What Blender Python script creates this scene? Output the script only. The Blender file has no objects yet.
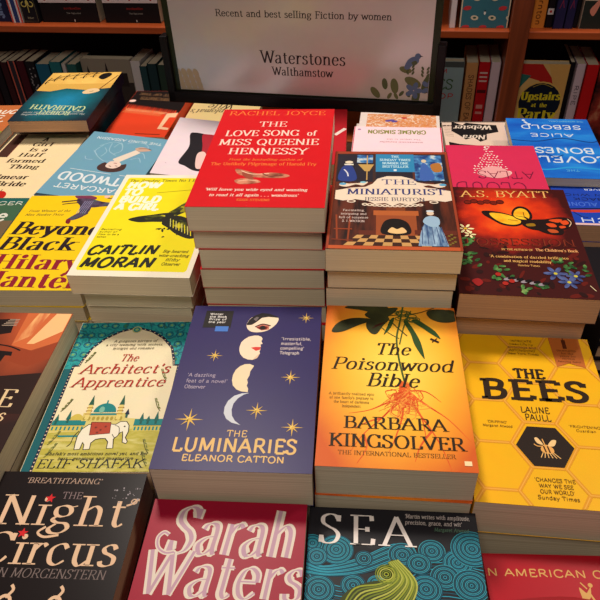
import bpy, bmesh, math, random
from mathutils import Vector, Matrix
C = bpy.context.scene.collection
rnd = random.Random(7)
PI = math.pi
TABLE = 0.75            # table top height; camera is 1.31 m up

# ------------------------------------------------------------------ materials
def lin(c):
    return tuple(((x/255)/12.92 if x/255 <= .04045 else ((x/255+.055)/1.055)**2.4) for x in c) + (1,)
_m = {}
def newmat(name):
    m = bpy.data.materials.new(name); m.use_nodes = True
    return m, m.node_tree, m.node_tree.nodes['Principled BSDF']
def flat(c, rough=.5, spec=.4, name='print'):
    k = (tuple(c), rough, spec)
    if k in _m: return _m[k]
    m, t, b = newmat(name)
    n = t.nodes.new('ShaderNodeTexNoise'); n.inputs['Scale'].default_value = 60; n.inputs['Detail'].default_value = 4
    co = t.nodes.new('ShaderNodeTexCoord'); t.links.new(co.outputs['Object'], n.inputs['Vector'])
    mx = t.nodes.new('ShaderNodeMix'); mx.data_type = 'RGBA'; mx.blend_type = 'MULTIPLY'
    mx.inputs[0].default_value = .12; mx.inputs[6].default_value = lin(c)
    t.links.new(n.outputs['Color'], mx.inputs[7]); t.links.new(mx.outputs[2], b.inputs['Base Color'])
    b.inputs['Roughness'].default_value = rough; b.inputs['Specular IOR Level'].default_value = spec*.35
    _m[k] = m; return m
def ramp(t, stops):
    r = t.nodes.new('ShaderNodeValToRGB'); e = r.color_ramp.elements
    while len(e) < len(stops): e.new(.5)
    for i, (p, c) in enumerate(stops): e[i].position = p; e[i].color = lin(c)
    return r
def radial(name, cx, cy, rx, ry, stops, noise=.1, scale=25, rough=.38):
    """printed colour wash: distance from (cx,cy) metres in the cover's own frame, broken by noise"""
    m, t, b = newmat(name)
    co = t.nodes.new('ShaderNodeTexCoord'); mp = t.nodes.new('ShaderNodeMapping')
    mp.inputs['Location'].default_value = (-cx/rx, -cy/ry, 0); mp.inputs['Scale'].default_value = (1/rx, 1/ry, 0)
    t.links.new(co.outputs['Object'], mp.inputs['Vector'])
    ln = t.nodes.new('ShaderNodeVectorMath'); ln.operation = 'LENGTH'; t.links.new(mp.outputs[0], ln.inputs[0])
    n = t.nodes.new('ShaderNodeTexNoise'); n.inputs['Scale'].default_value = scale; n.inputs['Detail'].default_value = 6
    t.links.new(co.outputs['Object'], n.inputs['Vector'])
    ma = t.nodes.new('ShaderNodeMath'); ma.operation = 'MULTIPLY_ADD'; ma.inputs[1].default_value = noise*2; 
    t.links.new(n.outputs['Fac'], ma.inputs[0]); 
    sb = t.nodes.new('ShaderNodeMath'); sb.operation = 'SUBTRACT'; sb.inputs[1].default_value = noise
    t.links.new(ln.outputs['Value'], sb.inputs[0]); t.links.new(sb.outputs[0], ma.inputs[2])
    r = ramp(t, stops); t.links.new(ma.outputs[0], r.inputs[0]); t.links.new(r.outputs[0], b.inputs['Base Color'])
    b.inputs['Roughness'].default_value = rough+.08; b.inputs['Specular IOR Level'].default_value = .15
    return m
def mottled(name, stops, scale=30, sx=1, sy=1, detail=6, rough=.4, dist=0.0):
    m, t, b = newmat(name)
    co = t.nodes.new('ShaderNodeTexCoord'); mp = t.nodes.new('ShaderNodeMapping'); mp.inputs['Scale'].default_value = (sx, sy, 1)
    n = t.nodes.new('ShaderNodeTexNoise'); n.inputs['Scale'].default_value = scale; n.inputs['Detail'].default_value = detail
    n.inputs['Distortion'].default_value = dist
    t.links.new(co.outputs['Object'], mp.inputs[0]); t.links.new(mp.outputs[0], n.inputs['Vector'])
    r = ramp(t, stops); t.links.new(n.outputs['Fac'], r.inputs[0]); t.links.new(r.outputs[0], b.inputs['Base Color'])
    b.inputs['Roughness'].default_value = rough+.08; b.inputs['Specular IOR Level'].default_value = .15
    return m
def pages_mat(name, c, c2):
    m, t, b = newmat(name)
    co = t.nodes.new('ShaderNodeTexCoord'); mp = t.nodes.new('ShaderNodeMapping'); mp.inputs['Scale'].default_value = (3, 3, 900)
    n = t.nodes.new('ShaderNodeTexNoise'); n.inputs['Scale'].default_value = 1.2; n.inputs['Detail'].default_value = 3
    t.links.new(co.outputs['Object'], mp.inputs[0]); t.links.new(mp.outputs[0], n.inputs['Vector'])
    r = ramp(t, [(.25, c2), (.7, c)]); t.links.new(n.outputs['Fac'], r.inputs[0]); t.links.new(r.outputs[0], b.inputs['Base Color'])
    b.inputs['Roughness'].default_value = .85; b.inputs['Specular IOR Level'].default_value = .15
    bp = t.nodes.new('ShaderNodeBump'); bp.inputs['Strength'].default_value = .25; bp.inputs['Distance'].default_value = .0004
    t.links.new(n.outputs['Fac'], bp.inputs['Height']); t.links.new(bp.outputs[0], b.inputs['Normal'])
    return m
def wood(name, a, b_, scale=14, sx=1, sy=.1, sz=1, rough=.4):
    m, t, b = newmat(name)
    co = t.nodes.new('ShaderNodeTexCoord'); mp = t.nodes.new('ShaderNodeMapping'); mp.inputs['Scale'].default_value = (sx, sy, sz)
    n = t.nodes.new('ShaderNodeTexNoise'); n.inputs['Scale'].default_value = scale; n.inputs['Detail'].default_value = 8; n.inputs['Distortion'].default_value = 1.5
    t.links.new(co.outputs['Object'], mp.inputs[0]); t.links.new(mp.outputs[0], n.inputs['Vector'])
    r = ramp(t, [(.3, a), (.7, b_)]); t.links.new(n.outputs['Fac'], r.inputs[0]); t.links.new(r.outputs[0], b.inputs['Base Color'])
    b.inputs['Roughness'].default_value = rough
    return m
PAGES = pages_mat('page_edges', (216, 204, 178), (190, 176, 148))
PAGES_LIT = pages_mat('lit_page_edges', (236, 222, 192), (216, 200, 168))  # page edges paled: brighter light on the mid-table piles put into the colour
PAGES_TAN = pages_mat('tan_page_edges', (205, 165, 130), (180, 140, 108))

# ------------------------------------------------------------------ lettering: skeleton glyphs, drawn with a pen
G = {
'A':'72|2 2,0 36,100|2 70,0 36,100|0 14,36 58,36','B':'64|3 14,0 14,100|c 14,100 38,100 53,90 54,74 48,58 34,53 14,53|c 14,53 38,53 57,44 60,27 53,8 36,0 14,0',
'C':'70|c 65,78 54,96 36,101 16,88 6,50 16,12 36,-1 54,4 66,22|0 65,74 66,99','D':'74|3 14,0 14,100|c 14,100 38,100 60,86 68,50 60,14 38,0 14,0',
'E':'60|3 14,0 14,100|0 14,100 55,100|0 55,100 56,82|0 14,52 44,52|0 44,60 44,44|0 14,0 57,0|0 57,0 59,20','F':'56|3 14,0 14,100|0 14,100 54,100|0 54,100 55,82|0 14,52 43,52|0 43,60 43,44',
'G':'74|c 65,78 54,96 36,101 16,88 6,50 16,12 36,-1 54,4 65,16|0 65,74 66,99|1 65,2 65,42','H':'76|3 14,0 14,100|3 62,0 62,100|0 14,52 62,52','I':'30|3 15,0 15,100',
'J':'44|1c 28,100 28,24 22,6 6,0','K':'72|3 14,0 14,100|1 64,100 15,42|1 68,0 30,57','L':'58|3 14,0 14,100|0 14,0 55,0|0 55,0 57,22',
'M':'90|3 12,0 14,100|0 14,100 45,10|0 45,10 76,100|3 78,0 76,100','N':'78|3 13,0 13,100|0 13,100 65,0|2 65,0 65,100','O':'80|o 40,101 17,88 6,50 17,12 40,-1 63,12 74,50 63,88',
'P':'60|3 14,0 14,100|c 14,100 38,100 55,92 58,73 53,54 38,46 14,46','Q':'80|o 40,101 17,88 6,50 17,12 40,-1 63,12 74,50 63,88|0 44,22 74,-16','R':'70|3 14,0 14,100|c 14,100 38,100 54,92 57,74 52,56 38,49 14,49|1 68,0 35,50',
'S':'56|c 49,80 40,97 24,101 9,90 9,70 24,56 40,45 49,28 42,7 25,-1 10,4 5,22|0 49,76 50,98|0 5,26 4,2','T':'66|1 33,0 33,100|0 4,100 62,100|0 4,100 3,80|0 62,100 63,80',
'U':'76|1c 14,100 14,32 22,8 38,-1 54,8 62,32 62,100|1 62,100 62,60','V':'70|1 2,100 36,0|1 68,100 36,0','W':'100|1 2,100 28,0|0 28,0 50,96|0 50,96 72,0|1 98,100 72,0',
'X':'70|3 5,100 65,0|3 5,0 65,100','Y':'68|1 2,100 34,48|1 66,100 34,48|1 34,0 34,50','Z':'64|0 8,82 8,100|0 8,100 58,100|0 58,100 6,0|0 6,0 60,0|0 60,0 60,18',
'a':'52|c 9,52 14,62 25,66 36,62 40,48 40,14 44,2 50,3|c 40,38 20,34 6,20 12,2 26,1 40,14','b':'56|2 12,0 12,100|c 12,46 24,65 38,64 51,50 52,30 44,6 28,-1 12,12',
'c':'48|c 43,52 35,65 22,65 9,52 6,33 11,8 27,-1 44,13','d':'58|2 46,0 46,100|c 46,50 34,66 20,64 8,50 6,30 12,6 26,-1 46,14','e':'50|0 7,36 45,36|c 45,36 43,54 28,66 13,58 6,33 12,8 28,-1 46,13',
'f':'34|c 40,90 32,101 20,90 18,66 18,30 18,0|0 4,64 34,64|1 18,0 18,30','g':'54|o 25,66 11,60 8,46 13,33 25,28 38,33 43,46 38,60|c 15,30 7,18 18,8 38,5 46,-10 34,-26 14,-27 5,-14 18,4|0 38,60 54,66',
'h':'60|3 12,0 12,100|1c 47,0 47,44 42,60 30,65 12,46','i':'28|3 14,0 14,66|d 14,88','j':'26|1c 16,66 16,-8 10,-26 -4,-24|d 16,88','k':'56|3 12,0 12,100|1 48,64 13,26|1 52,0 24,38','l':'28|3 14,0 14,100',
'm':'88|3 12,0 12,66|1c 43,0 43,46 38,60 28,65 12,46|1c 75,0 75,46 70,60 60,65 43,46','n':'60|3 12,0 12,66|1c 47,0 47,44 42,60 30,65 12,46','o':'54|o 27,67 12,58 6,33 12,8 27,-1 42,8 48,33 42,58',
'p':'58|3 12,-28 12,66|c 12,46 24,65 38,64 51,50 52,30 44,6 28,-1 12,12','q':'58|3 46,-28 46,66|c 46,50 34,66 20,64 8,50 6,30 12,6 26,-1 46,14','r':'40|3 12,0 12,66|c 12,42 22,60 32,66 40,58',
's':'42|c 36,53 30,65 18,66 8,55 12,42 26,34 36,24 34,6 20,-1 8,3 5,14','t':'36|c 17,86 17,30 18,8 26,-1 36,8|0 4,65 34,65','u':'60|1c 12,66 12,20 18,3 28,-1 46,18|3 46,0 46,66',
'v':'52|1 2,66 27,0|1 50,66 27,0','w':'76|1 2,66 21,0|0 21,0 38,62|0 38,62 55,0|1 74,66 55,0','x':'52|3 4,66 48,0|3 4,0 48,66','y':'52|1 2,66 27,0|1c 50,66 27,0 17,-22 4,-27','z':'48|0 6,64 42,64|0 42,64 5,2|0 5,2 44,2',
"'":'18|0 11,100 7,74','.':'20|d 9,4',',':'20|0 11,6 5,-16','-':'36|0 6,32 30,32','1':'40|1 22,0 22,100|0 22,100 8,84','e´':'50|0 7,36 45,36|c 45,36 43,54 28,66 13,58 6,33 12,8 28,-1 46,13|0 24,78 40,98'}
def catmull(p, closed=False, n=6):
    out = []; L = len(p)
    for i in range(L if closed else L-1):
        if closed: a, b, c, d = p[i-1], p[i], p[(i+1) % L], p[(i+2) % L]
        else: a, b, c, d = p[max(i-1, 0)], p[i], p[i+1], p[min(i+2, L-1)]
        for k in range(n):
            t = k/n
            out.append(tuple(.5*(2*b[j]+(c[j]-a[j])*t+(2*a[j]-5*b[j]+4*c[j]-d[j])*t*t+(3*b[j]-a[j]-3*c[j]+d[j])*t**3) for j in (0, 1)))
    if not closed: out.append(p[-1])
    return out

class Art:
    """flat printed shapes on a rectangle; u,v run 0..1 from the viewer's lower left corner; w,h in metres"""
    def __init__(s, w, h):
        s.w, s.h, s.z = w, h, 0.00005; s.v = []; s.f = []; s.mi = []; s.mats = []; s.clip = True; s.T = None
    def mat(s, c):
        m = c if isinstance(c, bpy.types.Material) else flat(c)
        if m not in s.mats: s.mats.append(m)
        return s.mats.index(m)
    def P(s, u, v):
        if s.T: u, v = s.T(u, v)
        return ((u-.5)*s.w, (v-.5)*s.h)
    def face(s, pts, mi, dz=0):
        W, H = s.w/2-.0004, s.h/2-.0004
        if s.clip:
            if all(x > W for x, y in pts) or all(x < -W for x, y in pts) or all(y > H for x, y in pts) or all(y < -H for x, y in pts): return
            q = pts
            for ax, lim, sg in ((0, W, 1), (0, W, -1), (1, H, 1), (1, H, -1)):
                o = []
                for i in range(len(q)):
                    a, b = q[i-1], q[i]; da, db = lim-sg*a[ax], lim-sg*b[ax]
                    if (da < 0) != (db < 0):
                        t = da/(da-db); o.append((a[0]+(b[0]-a[0])*t, a[1]+(b[1]-a[1])*t))
                    if db >= 0: o.append(b)
                q = o
                if len(q) < 3: return
            pts = q
        ar = sum(pts[i-1][0]*pts[i][1]-pts[i][0]*pts[i-1][1] for i in range(len(pts)))
        if abs(ar) < 1e-10: return
        if ar < 0: pts = pts[::-1]
        i0 = len(s.v); s.v += [(x, y, s.z+dz) for x, y in pts]; s.f.append(tuple(range(i0, i0+len(pts)))); s.mi.append(mi)
    def up(s): s.z += .000003
    def poly(s, c, *uv):
        s.face([s.P(*p) for p in uv], s.mat(c)); s.up()
    def polyc(s, c, *uv):          # smooth closed outline, convex-ish or fanned
        p = catmull([s.P(*q) for q in uv], True, 5); cx = sum(a for a, b in p)/len(p); cy = sum(b for a, b in p)/len(p); mi = s.mat(c)
        for i in range(len(p)): s.face([(cx, cy), p[i-1], p[i]], mi)
        s.up()
    def rect(s, c, u0, v0, u1, v1): s.poly(c, (u0, v0), (u1, v0), (u1, v1), (u0, v1))
    def ell(s, c, u, v, ru, rv=None, rot=0, n=20, a0=0, a1=360):
        """radii as fractions of the width"""
        rv = rv or ru; x, y = s.P(u, v); r = math.radians(rot); pts = []
        for k in range(n+(0 if a1-a0 == 360 else 1)):
            a = math.radians(a0+(a1-a0)*k/n); X, Y = math.cos(a)*ru*s.w, math.sin(a)*rv*s.w
            pts.append((x+X*math.cos(r)-Y*math.sin(r), y+X*math.sin(r)+Y*math.cos(r)))
        s.face(pts, s.mat(c)); s.up()
    def _stroke(s, pts, W, T, mi, ang=0.0, closed=False, taper=False):
        n = len(pts)
        if n < 2: return
        L, R = [], []
        for i in range(n):
            if closed: a, b = pts[i-1], pts[(i+1) % n]
            else: a, b = pts[max(i-1, 0)], pts[min(i+1, n-1)]
            dx, dy = b[0]-a[0], b[1]-a[1]; l = math.hypot(dx, dy) or 1e-9; dx /= l; dy /= l
            w = (T+(W-T)*abs(dy*math.cos(ang)-dx*math.sin(ang))**1.3)/2
            if taper: w *= 1-.85*i/(n-1)
            L.append((pts[i][0]-dy*w, pts[i][1]+dx*w)); R.append((pts[i][0]+dy*w, pts[i][1]-dx*w))
        for i in range(n if closed else n-1):
            j = (i+1) % n; s.face([L[i], L[j], R[j], R[i]], mi, (i % 2)*1e-6)
    def line(s, c, w, *uv, smooth=True, taper=False, closed=False):
        """w = thickness as a fraction of the width"""
        p = [s.P(*q) for q in uv]
        if smooth and len(p) > 2: p = catmull(p, closed, 5)
        s._stroke(p, w*s.w, w*s.w, s.mat(c), 0, closed, taper); s.up()
    def ring(s, c, w, u, v, ru, rv=None, a0=0, a1=360, n=24):
        rv = rv or ru; x, y = s.P(u, v); full = a1-a0 == 360
        p = [(x+math.cos(math.radians(a0+(a1-a0)*k/n))*ru*s.w, y+math.sin(math.radians(a0+(a1-a0)*k/n))*rv*s.w) for k in range(n if full else n+1)]
        s._stroke(p, w*s.w, w*s.w, s.mat(c), 0, full); s.up()
    def star(s, c, u, v, r, n=8, thin=.12, rot=0, long=None):
        x, y = s.P(u, v); mi = s.mat(c); r *= s.w
        for k in range(n):
            a = 2*PI*k/n+rot; rr = r*(1 if k % 2 == 0 or n < 8 else .72); w = r*thin
            s.face([(x+math.cos(a)*rr, y+math.sin(a)*rr), (x-math.sin(a)*w, y+math.cos(a)*w), (x+math.sin(a)*w, y-math.cos(a)*w)], mi, k*1e-6)
        s.up()
    def text(s, txt, u0, v0, u1, cap, c, W=.16, T=None, serif=True, slant=0, v1=None, flip=False, ang=0.0, track=5, arch=0):
        """baseline from (u0,v0) to (u1,v1); cap = cap height as fraction of the height; flip = reads upside down"""
        T = W if T is None else T; v1 = v0 if v1 is None else v1
        chars = []; k = 0
        while k < len(txt):
            if txt[k:k+2] == 'e´': chars.append('e´'); k += 2
            else: chars.append(txt[k]); k += 1
        adv = 0; pos = []
        for ch in chars:
            pos.append(adv); adv += (32 if ch == ' ' else int(G.get(ch, '40|')[:G.get(ch, '40|').index('|')]))+track+W*22
        x0, y0 = s.P(u0, v0); x1, y1 = s.P(u1, v1); capm = cap*s.h
        if flip: x0, y0, x1, y1 = x1, y1, x0, y0
        sx = (x1-x0)/max(adv-track, 1); k100 = capm/100; sg = -1 if flip else 1; mi = s.mat(c)
        def M(px, a, b):
            t = (px+a)/max(adv-track, 1)
            return (x0+(x1-x0)*t+sg*slant*b*k100, y0+(y1-y0)*t+sg*(b*k100+arch*capm*math.sin(PI*t)))
        Wm, Tm = W*capm, T*capm; j = 0
        for ch, px in zip(chars, pos):
            if ch == ' ' or ch not in G: continue
            for st in G[ch].split('|')[1:]:
                fl, *pp = st.split(' '); p = [tuple(float(q) for q in z.split(',')) for z in pp]; p = [(a+W*11, b) for a, b in p]; j += 1; z0 = s.z; s.z += (j % 5)*1.5e-6
                if fl == 'd':
                    cx, cy = M(px, *p[0]); r = Wm*.62; s.face([(cx+r*math.cos(q*PI/5), cy+r*math.sin(q*PI/5)) for q in range(10)], mi)
                else:
                    closed = fl == 'o'; q = catmull(p, closed, 5) if 'c' in fl or closed else p
                    q = [M(px, a, b) for a, b in q]
                    s._stroke(q, Wm, Tm, mi, ang, closed)
                    if serif and fl[0] in '123':
                        for e in ([p[0]] if fl[0] == '1' else [p[0]] if fl[0] == '2' else [p[0], p[-1]]):
                            hw = (W*50+8) if serif is True else serif
                            a, b = M(px, e[0]-hw, e[1]), M(px, e[0]+hw, e[1])
                            s._stroke([a, b], Tm, max(Tm*.8, .04*capm), mi)
                s.z = z0
        s.up(); s.z += 5e-6
    def lines(s, rows, u0, v0, u1, cap, lead, c, W=.14, centre=False, **kw):
        m = max(len(r) for r in rows)
        for i, r in enumerate(rows):
            wd = (u1-u0)*len(r)/m; a = u0+((u1-u0)-wd)/2 if centre else u0
            s.text(r, a, v0-i*lead, a+wd, cap, c, W, **kw)

# ------------------------------------------------------------------ objects
def obj(name, verts, faces, mats, parent=None, mi=None, smooth=False):
    me = bpy.data.meshes.new(name); me.from_pydata(verts, [], faces)
    for m in (mats if isinstance(mats, list) else [mats]): me.materials.append(m)
    if mi: me.polygons.foreach_set('material_index', mi)
    me.update()
    o = bpy.data.objects.new(name, me); C.objects.link(o)
    if parent: o.parent = parent
    return o
def boxes(bs):
    v, f = [], []
    for (x0, y0, z0, x1, y1, z1) in bs:
        i = len(v); v += [(x0, y0, z0), (x1, y0, z0), (x1, y1, z0), (x0, y1, z0), (x0, y0, z1), (x1, y0, z1), (x1, y1, z1), (x0, y1, z1)]
        f += [(i, i+3, i+2, i+1), (i+4, i+5, i+6, i+7), (i, i+1, i+5, i+4), (i+1, i+2, i+6, i+5), (i+2, i+3, i+7, i+6), (i+3, i, i+4, i+7)]
    return v, f
def bevel(o, w, seg=2):
    b = o.modifiers.new('bevel', 'BEVEL'); b.width = w; b.segments = seg; b.limit_method = 'ANGLE'
    return o
def thing(name, label, cat, loc, rz=0, group=None):
    o = bpy.data.objects.new(name, None); o.empty_display_size = .05; C.objects.link(o)
    o.location = loc; o.rotation_euler = (0, 0, rz); o['label'] = label; o['category'] = cat
    if group: o['group'] = group
    return o
def dup(root, label, group=None):
    r = root.copy(); C.objects.link(r); r['label'] = label
    if group: r['group'] = group
    for ch in root.children:
        c = ch.copy(); C.objects.link(c); c.parent = r
    return r
def cover_mesh(parent, w, h, t, base, art, spine='left', hard=False, body=None, bow=.0):
    """a cover wrapped round the page block: front board with its print, spine and back board. origin at the bottom centre"""
    th = .0022 if hard else .00018; o = .003 if hard else .0004
    W, H = w/2, h/2
    sx0, sx1 = (-W, -W+th) if spine == 'left' else (W-th, W)
    v, f = boxes([(-W, -H, t-th, W, H, t), (-W, -H, 0, W, H, th), (sx0, -H, th, sx1, H, t-th)])
    n0 = len(v); nf = len(f)
    mats = [body or base] + art.mats; mi = [0]*nf
    base_i = 0
    if body is not None:
        mats = [body, base]+art.mats; base_i = 1; mi[1] = 1
    v += [(x, y, z+t) for x, y, z in art.v]; f += [tuple(i+n0 for i in q) for q in art.f]
    mi += [m+base_i+1 for m in art.mi]
    return obj('cover', v, f, mats, parent, mi)
def book(pose, t, base, artf, label, pages=PAGES, spine='left', hard=False, name='book', n=0, low=(0, 0, 1), lowlab=None, group=None, tilt=(0, 0), lowt=None, body=None, jit=1):
    """pose = centre x, y (mm), turn in degrees, height of the cover below the eye (mm), width, height"""
    x, y, r, z, w, h = pose; w /= 1000; h /= 1000; t /= 1000
    top = 1.31+z/1000
    A = Art(w, h)
    if artf: artf(A)
    root = thing(name, label, 'book', (x/1000, y/1000, top-t), math.radians(r), group)
    root.rotation_euler = (math.radians(tilt[0]), math.radians(tilt[1]), math.radians(r))
    cover_mesh(root, w, h, t, base, A, spine, hard, body)
    i = .003 if hard else .0005; th = .0022 if hard else .00018
    x0 = -w/2+(th if spine == 'left' else i); x1 = w/2-(th if spine == 'right' else i)
    v, f = boxes([(x0, -h/2+i, th, x1, h/2-i, t-th)])
    obj('page_block', v, f, pages, root)
    # the rest of the pile, down to the table
    zz = top-t; k = 0
    want = 99 if n == 0 else max(n, 0)
    zz -= w/2*abs(math.sin(math.radians(tilt[1])))
    while zz-TABLE > .012 and k < want:
        k += 1; tt = lowt/1000 if lowt else t
        room = zz-TABLE
        m = max(1, round(room/tt)); tt = room/m
        if k == 1: ml, proto = m, None
        c = dup(root, (lowlab or 'same book lying under the '+label)+ORD[min(k, len(ORD)-1)], group)
        a = math.radians(r+rnd.uniform(-1.0, 1.0)*jit); jx, jy = rnd.uniform(-.001, .001)*jit, rnd.uniform(-.0015, .0015)*jit
        zz -= tt
        c.location = (x/1000+low[0]/1000+jx, y/1000+low[1]/1000+jy, zz); c.rotation_euler = (0, 0, a); c.scale = (low[2], low[2], (tt-.0003)/t)
    return root
ORD = ['', ', second from the top of its pile', ', third from the top of its pile', ', fourth from the top of its pile', ', fifth from the top of its pile', ', sixth from the top of its pile', ', seventh from the top of its pile', ', eighth from the top of its pile', ', ninth from the top of its pile']
CREAM = (236, 222, 184); GOLD = (226, 190, 120); BLACK = (24, 20, 22); WHITE = (235, 230, 225)
# ---- navy book with the moons
def art_moons(A):
    gold = (228, 186, 118); sk = (240, 218, 190)
    A.text('THE', .44, .17, .57, .032, gold, .13, serif=False)
    A.text('LUMINARIES', .105, .092, .895, .068, gold, .16, serif=False)
    A.text('ELEANOR CATTON', .185, .045, .825, .030, gold, .18, serif=False)
    def lens(c, pts): A.polyc(c, *pts)
    # tilted lens with hair and an eye
    A.T = lambda u, v: (.552+(u-.555)*.9, .877+(v-.868)*1.17)
    A.polyc(sk, (.425, .85), (.45, .895), (.52, .915), (.60, .915), (.685, .90), (.675, .86), (.61, .82), (.53, .807), (.46, .815))
    A.poly((30, 24, 28), (.425, .858), (.44, .885), (.48, .912), (.54, .93), (.61, .925), (.685, .905), (.68, .9), (.60, .905), (.545, .898), (.50, .868), (.47, .853), (.43, .85))
    A.poly((110, 100, 100), (.475, .89), (.50, .905), (.52, .90), (.50, .875))
    A.poly((200, 120, 100), (.50, .842), (.56, .862), (.62, .846), (.62, .825), (.56, .818))
    A.poly((120, 30, 25), (.51, .835), (.56, .850), (.61, .842), (.60, .825), (.55, .822))
    A.ell((25, 15, 15), .567, .835, .022); A.line((60, 20, 20), .012, (.50, .84), (.56, .858), (.63, .848))
    A.T = lambda u, v: (.499+(u-.5)*.88, v-.002)
    # nearly full disc with a profile and red lips
    A.face([A.P(u, v) for u, v in [(.403, .705), (.41, .735), (.43, .755), (.465, .775), (.51, .784), (.545, .784), (.575, .775), (.585, .76), (.578, .745), (.592, .728), (.575, .722), (.582, .705), (.574, .70), (.583, .69), (.575, .675), (.583, .662), (.565, .63), (.53, .618), (.49, .62), (.45, .632), (.42, .655), (.406, .68)]], A.mat(sk)); A.up()
    A.poly((215, 60, 50), (.50, .70), (.535, .705), (.584, .705), (.575, .697), (.583, .688), (.545, .678)); A.poly((225, 190, 160), (.575, .66), (.582, .662), (.565, .63), (.53, .62), (.55, .64))
    # half moon
    A.T = lambda u, v: (.475+(u-.4785)*.72, .50+(v-.47)*.92)
    A.poly((236, 214, 176), (.575, .555), (.53, .567), (.48, .565), (.435, .55), (.40, .525), (.382, .49), (.382, .455), (.40, .42), (.44, .395), (.49, .382), (.555, .378), (.553, .40), (.535, .42), (.54, .44), (.528, .46), (.545, .49), (.545, .515), (.56, .535))
    # crescent
    A.T = lambda u, v: (u+.042, v+.018)
    A.poly((206, 208, 214), (.50, .393), (.45, .39), (.40, .375), (.365, .345), (.35, .31), (.352, .275), (.375, .245), (.415, .225), (.475, .213), (.435, .235), (.41, .262), (.40, .295), (.405, .33), (.43, .362), (.465, .383))
    A.T = None
    for u, v, r in ((.885, .915, .062), (.245, .64, .062), (.81, .51, .07), (.175, .255, .095), (.61, .312, .075), (.855, .225, .075)):
        A.star((222, 180, 80), u, v, r, 8, .09, rot=PI/2); A.ell((240, 210, 120), u, v, r*.2)
    A.rect((34, 30, 30), .10, .835, .315, .962)
    A.lines(['Winner', 'the Book', 'Prize of', 'the year'], .135, .93, .27, .014, .02, (220, 215, 210), .2, serif=False)
    A.rect((70, 120, 200), .20, .808, .30, .845)
    A.lines(["'Irresistible,", 'masterful,', "compelling'", 'Telegraph'], .715, .752, .935, .020, .032, (205, 190, 190), .14, serif=False)
    A.lines(["'A dazzling", "feat of a novel'", 'Observer'], .085, .503, .375, .021, .036, (180, 165, 185), .12, serif=False)
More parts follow.
